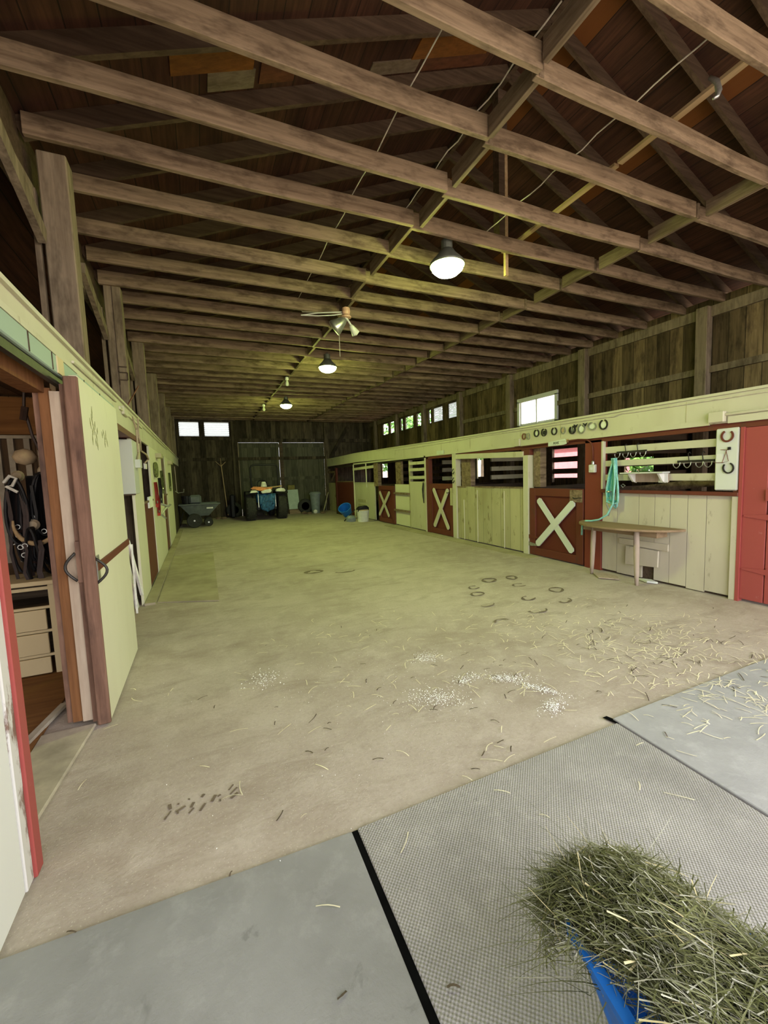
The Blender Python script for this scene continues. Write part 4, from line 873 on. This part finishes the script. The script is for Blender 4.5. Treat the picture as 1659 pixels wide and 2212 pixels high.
tag(bx(XL,XL+.03,5.35,5.62,2.27,2.36).build('junction_box', M['cream'], bevel=.005), 'cream junction box on the fascia above the recess', 'junction box')
# recess contents
rs = tag(bx(-.93,-.88,4.75,5.75,.05,1.05).build('recess_board', M['redl'], bevel=.004), 'red board standing in the recess behind the sliding door', 'board')
tag(MB().bar((-.865,5.30,1.2),(-.80,5.65,.02),.03,.05).build('white_pole', M['cloth']), 'long white pole leaning in the recess', 'pole')
tag(MB().bar((-.79,5.58,.80),(-.77,5.40,.02),.022,.022).build('white_pole', M['cloth']), 'short thin white pole leaning in the recess', 'pole')
tag(MB().bar((-.82,5.55,.85),(-.75,5.74,.15),.03,.03).build('white_pole', M['cloth']), 'slanting white stick crossing the long white pole', 'pole')
cl = tag(MB().tube([(-.90,5.3+.09*math.cos(t*.7),1.22+.10*math.sin(t*.7)) for t in range(26)],.016,6).build('coiled_rope', M['wreath']), 'grey green coil of rope hung under the pale cupboard', 'rope')
# ledge oddments
rg = MB()
for x,y,z,r in ((-.80,4.62,2.44,.035),(-.79,4.70,2.455,.03),(-.78,4.80,2.44,.032),(-.77,4.88,2.435,.025)): rg.lathe([(0,-r),(r*.8,-r*.5),(r,0),(r*.7,r*.6),(0,r)],8,(x,y,z))
tag(rg.build('white_rag', M['cloth'], smooth=True), 'crumpled white rag on the fascia ledge', 'rag')
tag(MB().bar((-.72,5.75,2.44),(-.66,6.35,2.78),.012,.012).build('thin_stick', M['rust']), 'thin stick leaning on the post with the painted number', 'stick')
# halters etc. on the second cream wall
wr_ = thing('wreath', 'small dry green wreath on the cream wall', 'wreath', (XL+.03,8.35,1.72)); MB().tube([(XL+.03,8.35+.14*math.cos(t*PI/8),1.74+.11*math.sin(t*PI/8)) for t in range(16)],.03,8,True).build('wreath_ring', M['wreath'], wr_)
def halter(y, z, L, mat, label):
    r = thing('halter', label, 'halter', (XL+.03,y,z-L), 0, 'halters on the cream wall')
    for k in range(3):
        w = .05+.04*k; MB().strap([(XL+.025+.012*k,y+w*math.sin(PI*i/8)*(1 if i < 9 else -1),z-L*(1-abs(1-i/8))) for i in range(17)],.025,.008,(1,0,0)).build('strap', mat, r)
    MB().tube([(XL+.045,y+.02*math.cos(t*PI/4),z-L*.8+.02*math.sin(t*PI/4)) for t in range(8)],.006,5,True).build('ring', M['steel'], r); return r
halter(7.98,1.52,.42,M['halter'],'red nylon halter hanging on the cream wall'); halter(8.15,1.30,.36,M['halter'],'second red halter below the wreath, lower on the wall')
halter(8.75,1.60,.5,M['iron'],'dark halter beside the wreath'); halter(9.35,1.75,.45,M['wreath'],'olive halter at the end of the cream wall'); halter(11.6,1.75,.45,M['wreath'],'olive halter on the farthest cream wall')
tag(MB().tube([(XL+.04,8.6,1.12),(XL+.14,8.62,1.08),(XL+.2,8.7,1.10),(XL+.1,8.6,1.02),(XL+.05,8.5,.92),(XL+.12,8.45,.86)],.02,7).build('bucket_hook', M['steel']), 'bent steel bucket hook sticking out of the cream wall', 'hook')
for y, lb in ((9.0,'small wooden bracket over the halters'),(12.1,'small wooden bracket on the farthest cream wall')): tag(bx(XL,XL+.10,y-.2,y+.2,1.98,2.06).build('wall_bracket', M['creamo']), lb, 'bracket')
pf = thing('hanging_fork', 'long thin tool hanging at the dark end of the tack room side', 'tool', (XL+.05,14.2,.9))
MB().tube([(XL+.04,14.2,2.0),(XL+.05,14.2,1.2)],.012,6).build('handle', M['tleg'], pf); MB().tube([(XL+.0,14.2,1.25),(XL+.08,14.2,1.18),(XL+.24,14.2,1.2),(XL+.25,14.2,1.3)],.012,6).build('fork_head', M['steel'], pf)
# ---------------------------------------------------------------- lamps
def lamp(x, y, z, label):
    r = thing('pendant_lamp', label, 'ceiling lamp', (x,y,z), 0, 'green-white barn lamps')
    MB().lathe([(.0,.17),(.07,.165),(.10,.12),(.185,.03),(.19,.0),(.18,.0),(.17,.02),(.09,.10),(.0,.12)],24).build('reflector', M['lampm'], r, smooth=True, local=True)
    MB().lathe([(.172,.002),(.165,-.035),(.12,-.075),(.06,-.095),(.0,-.1)],24).build('diffuser', M['lampglow'], r, smooth=True, local=True)
    MB().lathe([(.045,.16),(.06,.165),(.06,.26),(.0,.27)],14).build('ballast_housing', M['lampm'], r, local=True)
    MB().lathe([(.015,.26),(.015,max(.3,ZT-z+.03)),(.0,max(.3,ZT-z+.04))],8).build('stem', M['lampm'], r, local=True); return r
L1 = lamp(2.59,3.96,3.72,'glowing green-white lamp closest to the viewer, by the king post')
L2 = dup(L1,(2.52,8.32,3.72),'glowing green-white lamp in the middle of the three')
L3 = dup(L1,(2.53,12.85,3.72),'smallest glowing green-white lamp, deepest in the barn')
def socket(x, y, z, label):
    r = thing('lamp_socket', label, 'lamp socket', (x,y,z), 0, 'unlit bulb sockets')
    MB().lathe([(.035,.05),(.045,.06),(.045,.10),(.03,.12),(.0,.12)],12).build('porcelain_base', M['porcelain'], r, local=True)
    MB().lathe([(.02,.05),(.022,.03),(.04,-.02),(.045,-.05),(.03,-.085),(.0,-.095)],14).build('bulb', M['whitep'], r, smooth=True, local=True); return r
socket(2.05,10.15,3.80,'unlit bulb socket between the middle lamp and the deepest lamp'); socket(2.03,13.97,3.80,'unlit bulb socket near the far wall')
fx = thing('flood_light', 'bare unlit twin flood light with loose wires under the blocking boards', 'flood light', (2.05,5.75,3.62))
MB().lathe([(.03,.20),(.055,.19),(.06,.14),(.05,.1),(.075,.07),(.07,.055),(.0,.05)],14,(2.06,5.78,3.70)).build('socket_base', M['copper'], fx)
R1 = Matrix.Rotation(.9,3,'Y') @ Matrix.Rotation(.3,3,'X')
MB().lathe([(.03,.08),(.05,.05),(.11,-.10),(.11,-.13),(.0,-.14)],16,(1.96,5.72,3.66),rot=R1).build('lamp_head', M['steel'], fx, smooth=True)
MB().lathe([(.02,.06),(.035,.03),(.06,-.08),(.0,-.1)],14,(2.14,5.74,3.60),rot=Matrix.Rotation(-.6,3,'Y')).build('lamp_head', M['whitep'], fx, smooth=True)
MB().tube([(2.06,5.78,3.76),(2.10,5.75,3.68),(2.13,5.74,3.62)],.014,6).tube([(2.06,5.78,3.76),(2.02,5.75,3.72),(1.98,5.73,3.68)],.014,6).build('bracket', M['porcelain'], fx)
MB().tube([(1.5,6.15,3.86),(1.7,6.0,3.86),(1.9,5.85,3.84),(2.04,5.79,3.84)],.008,5).tube([(1.5,6.15,3.86),(1.7,6.0,3.82),(1.9,5.85,3.80),(2.04,5.79,3.82)],.008,5).build('loose_wire', M['porcelain'], fx)
tag(MB().tube([(1.93,5.74,3.6),(1.93,5.74,3.2)],.004,5).build('pull_string', M['wire']), 'pull string under the flood light', 'string')
# ---------------------------------------------------------------- tractor
tc = thing('tractor', 'small blue tractor seen from behind with a black roll bar', 'tractor', (2.17,16.0,0))
def wheel(parent, x, y, r, w, name, lugs=16):
    mb = MB(); mb.lathe([(r*.5,-w/2),(r*.86,-w/2),(r*.97,-w*.36),(r,-w*.15),(r,w*.15),(r*.97,w*.36),(r*.86,w/2),(r*.5,w/2)],36,(x,y,r),'X')
    for k in range(lugs):
        for sd in (-1,1):
            a = 2*PI*(k+.25*sd)/lugs; p = Vector((x+sd*w*.02,y+r*1.0*math.cos(a),r+r*1.0*math.sin(a))); q = Vector((x+sd*w*.46,y+r*.97*math.cos(a+.16),r+r*.97*math.sin(a+.16)))
            mb.bar(p,q,r*.07,r*.06,up=(0,math.cos(a),math.sin(a)))
    o = mb.build(name, M['rubber'], parent, smooth=False)
    MB().lathe([(0,-w*.2),(r*.2,-w*.22),(r*.5,-w*.34),(r*.52,-w*.34),(r*.52,w*.34),(r*.5,w*.34),(r*.2,w*.1),(0,w*.1)],24,(x,y,r),'X').build('rim', M['whitep'], o); return o
wheel(tc,1.62,15.98,.51,.35,'rear_wheel'); wheel(tc,2.76,16.05,.51,.34,'rear_wheel'); wheel(tc,1.75,17.45,.30,.2,'front_wheel',12); wheel(tc,2.60,17.45,.30,.2,'front_wheel',12)
MB().box(1.82,2.55,15.72,17.0,.38,.62).box(2.0,2.38,15.95,17.7,.5,.8).build('chassis', M['black'], tc, bevel=.02)
MB().prism([(16.55,.62),(16.55,1.08),(17.3,1.05),(17.78,.92),(17.78,.5),(16.6,.5)], lambda a,b,c:(c,a,b), 1.93, 2.45).build('hood', M['blue'], tc, bevel=.03)
for x0, x1 in ((1.45,1.86),(2.52,2.95)):
    MB().prism([(15.55,.98),(15.62,1.07),(15.9,1.10),(16.3,1.06),(16.5,.9),(16.46,.88),(16.28,1.03),(15.9,1.07),(15.64,1.04),(15.58,.97)], lambda a,b,c:(c,a,b), x0, x1).build('fender', M['black'], tc)
MB().tube([(1.70,15.62,.6),(1.66,15.62,1.5),(1.66,15.62,1.92),(1.70,15.62,2.0),(1.78,15.62,2.04),(2.52,15.62,2.04),(2.60,15.62,2.0),(2.63,15.62,1.92),(2.63,15.62,1.5),(2.58,15.62,.6)],.034,8).build('roll_bar', M['black'], tc, smooth=True)
bx(1.95,2.38,15.9,16.3,.80,.92).box(1.95,2.38,15.82,15.92,.85,1.28).build('seat', M['black'], tc, bevel=.04)
MB().tube([(2.17+.19*math.cos(t*PI/8),16.55+.05*math.sin(t*PI/8),1.32+.16*math.sin(t*PI/8)) for t in range(16)],.02,6,True).build('steering_wheel', M['black'], tc)
for x in (1.87,2.48): MB().tube([(x,15.56,.98),(x,15.50,.5)],.014,6).build('lift_arm', M['steel'], tc)
tp = MB(); K, L_ = 12, 10; rt = random.Random(9)
for j in range(L_+1):
    for k in range(K+1):
        u = k/K; v = j/L_; wdt = .31*(1-.25*v); x = 2.18+(u-.5)*2*wdt; z = .98-.66*v + (.10*abs(u-.5)*2 if v > .6 else 0)
        tp.v.append(Vector((x+rt.uniform(-.01,.01), 15.52+.05*math.sin(u*17+j*.9)+.02*rt.random()-.05*math.sin(v*PI), z)))
for j in range(L_):
    for k in range(K): a = j*(K+1)+k; tp.f.append((a,a+1,a+K+2,a+K+1))
o = tp.build('blue_tarp', M['bluetarp'], smooth=True, fix=False); o.modifiers.new('Solid','SOLIDIFY').thickness = .01; tag(o,'crumpled blue tarp hanging at the rear of the tractor between its tyres','tarp')
tag(MB().bar((1.66,15.55,1.16),(2.74,15.55,1.24),.10,.045).build('loose_plank', M['lath'], bevel=.005), 'loose tan plank lying across the back of the tractor', 'plank')
tag(MB().prism([(1.60,1.19),(1.72,1.26),(2.0,1.24),(2.2,1.20),(2.38,1.21),(2.36,1.15),(2.1,1.09),(1.9,1.10),(1.78,1.15)], lambda a,b,c:(a,c,b), 15.43, 15.50).build('orange_cloth', M['orange'], bevel=.012), 'orange cloth draped over the plank on the tractor', 'cloth')
tag(MB().prism([(1.57,1.03),(1.63,1.12),(1.80,1.13),(1.88,1.04)], lambda a,b,c:(a,c,b), 15.42, 15.58).build('white_bag', M['cloth'], bevel=.02), 'small white sack over the tractor tyre by the dump cart', 'sack')
tag(MB().prism([(2.50,1.05),(2.52,1.13),(2.62,1.16),(2.80,1.16),(2.86,1.08),(2.84,1.03)], lambda a,b,c:(a,c,b), 15.50, 15.66).build('white_bag', M['cloth'], bevel=.02), 'small white sack over the tractor tyre by the trash can', 'sack')
tag(MB().prism([(1.95,1.07),(2.0,1.0),(2.3,1.02),(2.35,1.10),(2.30,1.16),(2.1,1.13)], lambda a,b,c:(a,c,b), 15.38, 15.48).build('white_bag', M['cloth'], bevel=.02), 'white sack hanging below the orange cloth', 'sack')
tag(MB().lathe([(.11,1.24),(.10,1.30),(.07,1.40),(.06,1.42),(.0,1.42)],14,(2.10,15.6,0)).build('white_cone', M['cloth']), 'white cone shaped cap on the tractor seat', 'cap')
# ---------------------------------------------------------------- dump cart
ct = thing('dump_cart', 'dark grey plastic dump cart with black spoked wheels against the dark wall', 'cart', (-.1,15.3,0))
ca, cb2, cc = (-.66,.50), (14.98,15.85), (.36,.74)
pts = []
mb = MB()
def ring(x0,x1,y0,y1,z): return [(x0,y0,z),(x1,y0,z),(x1,y1,z),(x0,y1,z)]
R_ = [ring(-.38,.18,15.10,15.72,.36),ring(-.68,.52,14.96,15.86,.74),ring(-.72,.56,14.92,15.90,.74),ring(-.72,.56,14.92,15.90,.78),ring(-.66,.50,14.98,15.84,.78),ring(-.36,.16,15.12,15.70,.40)]
b = 0
for r_ in R_: mb.v += [Vector(p) for p in r_]
for i in range(5):
    for k in range(4): l = (k+1)%4; mb.f.append((4*i+k,4*i+l,4*i+4+l,4*i+4+k))
mb.f += [(3,2,1,0),(20,21,22,23)]
mb.build('cart_tub', M['grayp'], ct, bevel=.012)
def spoked(x, y, r, nm):
    mb = MB().lathe([(r*.78,-.05),(r*.9,-.06),(r,-.03),(r,.03),(r*.9,.06),(r*.78,.05)],28,(x,y,r),'Y')
    for k in range(6): a = PI*k/6; mb.bar((x+r*.8*math.cos(a),y,r+r*.8*math.sin(a)),(x-r*.8*math.cos(a),y,r-r*.8*math.sin(a)),.02,.03,up=(0,1,0))
    o = mb.build(nm, M['rubber'], ct); MB().lathe([(.028,-.075),(.03,-.06),(.0,-.055)],12,(x,y,r),'Y').build('hub_cap', M['steel'], o)
spoked(-.27,14.88,.235,'wheel'); spoked(-.27,15.94,.235,'wheel'); spoked(.16,15.1,.14,'wheel'); spoked(.16,15.7,.14,'wheel')
MB().tube([(-.6,15.4,.5),(-.72,15.4,.15),(-.70,15.4,.12)],.02,6).build('handle', M['iron'], ct); bx(.12,.32,14.925,14.935,.60,.65).build('maker_plate', M['whitep'], ct)
tag(bx(-.40,-.02,15.2,15.6,.76,1.06).build('feed_sack', M['grayp'], bevel=.06), 'grey sack standing in the dump cart', 'sack')
tag(MB().lathe([(.0,.0),(.13,.0),(.16,.30),(.0,.30)],16,(-.48,15.4,.74)).build('black_bucket', M['black']), 'black bucket in the dump cart', 'bucket')
# pitchfork, can, panel, buckets and other things by the far wall
pk = thing('pitchfork', 'pitchfork leaning on the far wall, tines up', 'pitchfork', (.85,18.0,.1))
MB().tube([(.80,18.06,2.16),(.93,17.85,.1)],.017,7).build('handle', M['lath'], pk)
f = MB()
for a, bq in (((.60,2.30),(.74,2.16)),((.79,2.42),(.80,2.16)),((.98,2.27),(.86,2.16))): f.tube([(a[0],18.08,a[1]),(bq[0],18.07,bq[1]),(.80,18.06,2.08)],.012,6)
f.build('tines', M['lath'], pk)
tcn = thing('trash_can', 'tall grey plastic trash can by the far double door', 'trash can', (4.41,17.25,0))
MB().lathe([(.0,.0),(.17,.0),(.215,.78),(.235,.78),(.235,.83),(.20,.83),(.16,.04),(.0,.04)],24,(4.41,17.25,0)).build('can_body', M['canp'], tcn)
MB().lathe([(.245,.80),(.25,.84),(.2,.90),(.0,.92)],24,(4.41,17.25,0)).build('can_lid', M['canp'], tcn)
tag(MB().prism([(3.36,.20),(3.82,.20),(3.80,1.03),(3.34,1.02)], lambda a,b,c:(a,17.6+c+.3*b*.6,b), 0, .02).build('pale_sheet', M['cardboard']), 'pale blue-green panel leaning behind the tractor', 'panel')
tag(bx(3.36,3.86,17.55,17.95,0,.19).build('wood_crate', M['tie']), 'low wooden crate under the pale panel', 'crate')
tag(bx(3.42,3.72,18.0,18.13,0,1.22).build('olive_box', M['olive'], bevel=.01), 'tall olive box between the tractor and the pale panel', 'box')
tag(MB().lathe([(.0,-.09),(.07,-.06),(.09,0),(.07,.06),(.0,.09)],12,(4.30,16.9,.09)).build('white_ball', M['cloth'], smooth=True), 'white ball on the floor before the trash can', 'ball')
for p, lb in (((4.02,17.5),'black tyre leaning beside the trash can'),((1.18,17.9),'black tyre behind the pitchfork, on the far wall')):
    tag(MB().lathe([(.17,-.07),(.26,-.09),(.31,-.05),(.31,.05),(.26,.09),(.17,.07),(.17,-.07)],24,(p[0],p[1],.31),'Y').build('old_tyre', M['rubber'], smooth=True), lb, 'tyre')
tag(bx(1.02,1.22,17.6,17.8,0,.95).build('black_sack', M['black'], bevel=.05), 'tall black sack standing beside the pitchfork', 'sack')
tag(MB().bar((4.75,17.3,.03),(5.15,17.9,.75),.28,.03,up=(1,0,0)).build('leaning_board', M['creamo']), 'short olive board leaning in the far corner', 'board')
for k,(x,y,z) in enumerate(((3.9,17.2,.06),(4.05,16.95,.05),(4.6,16.8,.05),(.55,17.6,.06),(.75,17.5,.05))):
    tag(MB().lathe([(0,0),(.09,.0),(.12,z),(.05,z*1.7),(0,z*1.8)],9,(x,y,0)).build('rubble_lump', M['tie']), ['brown lump of scrap beside the crate','small scrap lump before the black tyre','scrap lump beside the trash can foot','grey scrap lump near the pitchfork foot','second grey scrap lump near the pitchfork'][k], 'scrap')
bk = thing('white_bucket', 'white plastic bucket with a black cover by the far stall door', 'bucket', (4.83,12.72,0))
MB().lathe([(.0,.0),(.175,.0),(.205,.34),(.215,.34),(.215,.37),(.195,.37),(.165,.02),(.0,.02)],24,(4.83,12.72,0)).build('bucket_body', M['whitep'], bk)
MB().lathe([(.2,.36),(.2,.375),(.16,.40),(.0,.41)],20,(4.83,12.72,0)).build('bucket_lid', M['drawer'], bk); MB().tube([(4.64,12.65,.34),(4.66,12.6,.46),(4.83,12.55,.52),(4.98,12.6,.46),(5.02,12.7,.35)],.02,7).build('handle', M['black'], bk)
tag(MB().prism([(4.62,.40),(4.70,.50),(4.95,.53),(5.02,.44),(5.0,.40)], lambda a,b,c:(a,c,b), 12.62, 12.85).build('black_cover', M['black'], bevel=.02), 'black cover lying on the white bucket', 'cover')
Rb = Matrix.Rotation(.55,3,'X') @ Matrix.Rotation(-.5,3,'Y')
tag(MB().lathe([(.0,.0),(.16,.0),(.23,.34),(.24,.35),(.21,.35),(.15,.03),(.0,.03)],24,(4.72,13.95,.16),rot=Rb).build('blue_tub', M['blue']), 'blue plastic tub tipped against the cream stall front', 'tub')
tag(MB().bar((4.30,13.1,.02),(4.62,12.9,.40),.05,.03).build('black_scoop', M['black']), 'black strip leaning on the white bucket', 'scoop')
tag(MB().lathe([(0,0),(.16,0),(.17,.12),(.1,.2),(0,.21)],12,(4.5,13.0,0)).build('grey_sack', M['canp']), 'grey sack between the blue tub and the white bucket', 'sack')
tag(bx(5.0,5.2,15.4,16.2,0,.3).build('dark_crate', M['dark']), 'dark crate at the foot of the dark red stall front', 'crate')
# ---------------------------------------------------------------- wheelbarrow and hay
wbw = thing('wheelbarrow', 'blue wheelbarrow heaped with green hay on the nubbed mat', 'wheelbarrow', (.92,.55,0))
def wb(u, v, z):   # u across, v along (front positive)
    a = .138; return (.885+u*math.cos(a)-v*math.sin(a), .45+u*math.sin(a)+v*math.cos(a), z)
mb = MB(); NS = 7
def rim(hw0,hw1,l0,l1,z,zf):
    # rounded trapezoid: back at l0 (half width hw0), front at l1 (half width hw1)
    P = []
    for (cx,cy,a0) in ((hw1-.05,l1-.05,0),(-(hw1-.05),l1-.05,PI/2),(-(hw0-.06),l0+.06,PI),(hw0-.06,l0+.06,3*PI/2)):
        for k in range(NS): a = a0+PI/2*k/(NS-1); P.append(wb(cx+.05*math.cos(a), cy+.05*math.sin(a), z+(zf-z)*(cy-l0)/(l1-l0)))
    return P
rings = [rim(.24,.09,-.36,.12,.16,.18), rim(.36,.12,-.50,.22,.40,.41), rim(.385,.142,-.52,.242,.40,.41), rim(.385,.142,-.52,.242,.385,.395), rim(.372,.13,-.51,.23,.385,.395), rim(.25,.1,-.37,.13,.145,.165)]
n_ = len(rings[0])
for r_ in rings: mb.v += [Vector(p) for p in r_]
for i in range(len(rings)-1):
    for k in range(n_): l = (k+1)%n_; mb.f.append((i*n_+k,i*n_+l,(i+1)*n_+l,(i+1)*n_+k))
mb.f.append(tuple(range(n_))); mb.f.append(tuple((len(rings)-1)*n_+k for k in reversed(range(n_))))
mb.build('tray', M['blue'], wbw, smooth=False)
o = MB().lathe([(.05,-.03),(.085,-.035),(.10,-.02),(.10,.02),(.085,.035),(.05,.03)],24,wb(.06,-.02,.112),rot=Matrix.Rotation(.138,3,'Z')@Matrix.Rotation(PI/2,3,'Y')).build('wheel', M['rubber'], wbw)
MB().lathe([(0,-.025),(.05,-.025),(.05,.025),(0,.025)],18,wb(.06,-.02,.112),rot=Matrix.Rotation(.138,3,'Z')@Matrix.Rotation(PI/2,3,'Y')).build('rim', M['steel'], o)
for s in (-1,1):
    MB().tube([wb(.06+s*.045,-.02,.112),wb(s*.17,-.3,.15),wb(s*.27,-.75,.30),wb(s*.28,-1.0,.40)],.014,7).build('handle', M['black'], wbw)
    MB().tube([wb(s*.18,-.22,.15),wb(s*.2,-.35,.012),wb(s*.2,-.45,.012),wb(s*.2,-.5,.17)],.012,7).build('leg', M['black'], wbw)
# hay: a lumpy dark core with thousands of blades
def hayw(v):
    w = max(.10,.205-.36*v)-.01
    if v > .1: w += min(.05,(v-.1)*.6)
    if v > .24: w *= math.sqrt(max(.02,1-((v-.24)/.12)**2))
    return w
def haytop(u, v):
    # hay heap height as a function of tray position
    w = hayw(v); e = max(0, 1-(abs(u)/w)**3.2)
    ln = max(0, 1-(max(0,v-.05)/.30)**3) if v > 0 else max(0,1-(max(0,-v-.38)/.3)**3)
    return .37 + .14*e**.6*ln**.6 + .016*math.sin(14*u+4*v)+.014*math.sin(17*v-8*u)
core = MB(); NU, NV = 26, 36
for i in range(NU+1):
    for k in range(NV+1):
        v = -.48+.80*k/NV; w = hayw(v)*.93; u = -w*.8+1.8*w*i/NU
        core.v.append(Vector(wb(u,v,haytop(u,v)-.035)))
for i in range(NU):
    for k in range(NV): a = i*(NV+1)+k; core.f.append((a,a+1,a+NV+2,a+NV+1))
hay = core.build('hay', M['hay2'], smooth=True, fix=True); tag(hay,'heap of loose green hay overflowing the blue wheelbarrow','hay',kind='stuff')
def blades(n, mat, wid, l0, l1, name, seed, droop=.6, up=.35):
    q = random.Random(seed); mb = MB(); done = 0
    while done < n:
        v = q.uniform(-.47,.34); w = hayw(v)
        u = w*q.uniform(-1,1)*1.02
        if v < .07 and u < 0: u *= .78
        elif u > 0: u *= 1.08

        if q.random() < .16: u = w*(1 if (q.random()<.5 or v < .07) else -1)*q.uniform(.8,1.06)
        z = haytop(u,v)-q.uniform(-.005,.05); a = q.uniform(0,2*PI) if q.random() < .45 else q.gauss(-.9,.35); L = q.uniform(l0,l1)*(1 if q.random()<.85 else 1.5); el = q.gauss(0,up)
        if (abs(u) > .82*w and v > .05) or v > .25: a = math.atan2(v-.0 if v > .25 else q.gauss(0,.1), u)+q.gauss(0,.7); el = q.gauss(-.1,.5)
        d = Vector((math.cos(a)*math.cos(el), math.sin(a)*math.cos(el), math.sin(el))); side = d.cross(Vector((q.gauss(0,.4),q.gauss(0,.4),1))).normalized()
        bend = Vector((q.gauss(0,.35),q.gauss(0,.35),-abs(q.gauss(droop,.5)))); K = 4; b = len(mb.v); w_ = wid*q.uniform(.6,1.5); p = Vector((u,v,z))-d*L*.35
        tip = p+d*L+bend*(L*.55); lim = -max(.10,.205-.36*tip.y)-.0
        if (tip.y < .13 and (tip.x < lim or p.x < lim)) or (min(tip.z,p.z) < .365 and min(tip.x,p.x) < -.07 and tip.y < .27 and q.random() < .97) or tip.z < .2: mb.v = mb.v[:b]; continue
        for i in range(K+1):
            t_ = i/K; c = p+d*L*t_+bend*(t_*t_*L*.55); ww = w_*(1-.75*t_)
            for s in (-1,1):
                e = c+side*ww*s; mb.v.append(Vector(wb(e.x,e.y,max(.03,e.z))))
        for i in range(K): mb.f.append((b+2*i,b+2*i+1,b+2*i+3,b+2*i+2))
        done += 1
    return mb.build(name, mat, hay, smooth=True, fix=False)
blades(8500, M['hay1'], .0012, .05, .14, 'hay_blades', 11, .8); blades(2200, M['hay4'], .0010, .05, .15, 'hay_blades', 13, .6); blades(150, M['hay3'], .0016, .07, .19, 'hay_stalks', 12, .15, .3)
# ---------------------------------------------------------------- outside, seen through openings
def tree(x, y, h, label, sd, n=2600, rad=1.9):
    q = random.Random(sd); r = thing('tree', label, 'tree', (x,y,0), 0, 'trees outside the windows')
    MB().tube([(0,0,-.06),(.1,0,h*.4),(0,.1,h*.75)],[.18,.13,.05],9).build('trunk', M['bark'], r, local=True)
    mb = MB()
    for _ in range(n):
        a = q.uniform(0,2*PI); zz = q.uniform(-1,1); rr = rad*q.uniform(.55,1)**.5*math.sqrt(max(.05,1-zz*zz*.85)); c = Vector((rr*math.cos(a),rr*math.sin(a),h*.66+zz*h*.34))
        d = Vector((q.gauss(0,1),q.gauss(0,1),q.gauss(0,1))).normalized()*.16; e = d.orthogonal().normalized()*.08
        b = len(mb.v); mb.v += [c-d,c+e,c+d,c-e]; mb.f.append((b,b+1,b+2,b+3))
    mb.build('foliage', M['leaves'], r, local=True, fix=False); return r
tree(11.5,18.5,6.5,'leafy green tree outside the leafy slatted windows',1); tree(15.6,20.5,7,'leafy green tree outside, farther along the outer wall',2); tree(10.9,23.9,5.5,'leafy tree outside the far corner windows',4)
tree(11.2,7.6,3.0,'low green bush outside the stall with three rails',3,1400,1.2)
nb = thing('red_shed', 'small red sided shed outside, seen pink through the slats', 'shed', (13,12,0))
bx(11.0,13.5,9.2,13.4,-.06,2.35).build('shed_walls', M['redbarn'], nb)
MB().prism([(10.8,2.33),(12.25,3.1),(13.7,2.33)], lambda a,b,c:(a,c,b), 9.0, 13.6).build('shed_roof', M['tie'], nb)
# ---------------------------------------------------------------- camera, light, world
CAMR = [(.91357503,-.40509166,-.03579679),(-.06856977,-.0666786,-.99541557),(.40084766,.91184139,-.08869294)]
cam = bpy.data.cameras.new('camera'); co = bpy.data.objects.new('camera', cam); COL.objects.link(co)
r_, d_, f_ = [Vector(v) for v in CAMR]
co.matrix_world = Matrix(((r_.x,-d_.x,-f_.x,0),(r_.y,-d_.y,-f_.y,0),(r_.z,-d_.z,-f_.z,1.5),(0,0,0,1)))
cam.sensor_fit = 'HORIZONTAL'; cam.sensor_width = 36; cam.lens = 891.3788*36/1659; cam.clip_start = .05; cam.clip_end = 300
SC.camera = co
w = bpy.data.worlds.new('overcast_sky'); SC.world = w; w.use_nodes = True
bg = w.node_tree.nodes['Background']; bg.inputs[0].default_value = (.985,.985,1.0,1); bg.inputs[1].default_value = SKY
def portal(loc, rot, sx, sy):
    l = bpy.data.lights.new('doorway_portal','AREA'); l.shape = 'RECTANGLE'; l.size = sx; l.size_y = sy; l.cycles.is_portal = True
    o = bpy.data.objects.new('doorway_portal', l); COL.objects.link(o); o.location = loc; o.rotation_euler = rot
portal((3.5,YF-.03,1.93),(PI/2,0,0),7.6,3.85)
for L, p in (((2.59,3.96,3.60),1),((2.52,8.32,3.60),1),((2.53,12.85,3.60),1)):
    l = bpy.data.lights.new('lamp_light','POINT'); l.energy = LAMP; l.color = (.74,1.0,.22); l.shadow_soft_size = .12
    o = bpy.data.objects.new('lamp_light', l); COL.objects.link(o); o.location = (L[0],L[1],L[2]-.06)
sl_ = bpy.data.lights.new('sun','SUN'); sl_.energy = SUN; sl_.angle = .02; sl_.color = (1,.95,.88); so = bpy.data.objects.new('sun', sl_); COL.objects.link(so); so.rotation_euler = Vector((.55,.02,-.83)).to_track_quat('-Z','Y').to_euler()
l = bpy.data.lights.new('tack_room_fill','POINT'); l.energy = 15; l.color = (1,.78,.48); l.shadow_soft_size = .05; o = bpy.data.objects.new('tack_room_fill', l); COL.objects.link(o); o.location = (-1.9,2.8,2.2)  # added warm fill that brightens the dresser; no fixture is modelled here
SC.view_settings.view_transform = 'Standard'; SC.view_settings.look = 'None'; SC.view_settings.gamma = 1; SC.view_settings.use_curve_mapping = False
SC.view_settings.exposure = EXPO
SC.cycles.max_bounces = 10; SC.cycles.diffuse_bounces = 4; SC.cycles.transparent_max_bounces = 12
try: SC.cycles.use_denoising = True; SC.cycles.denoiser = 'OPENIMAGEDENOISE'
except Exception: pass
SC.cycles.sample_clamp_indirect = 6
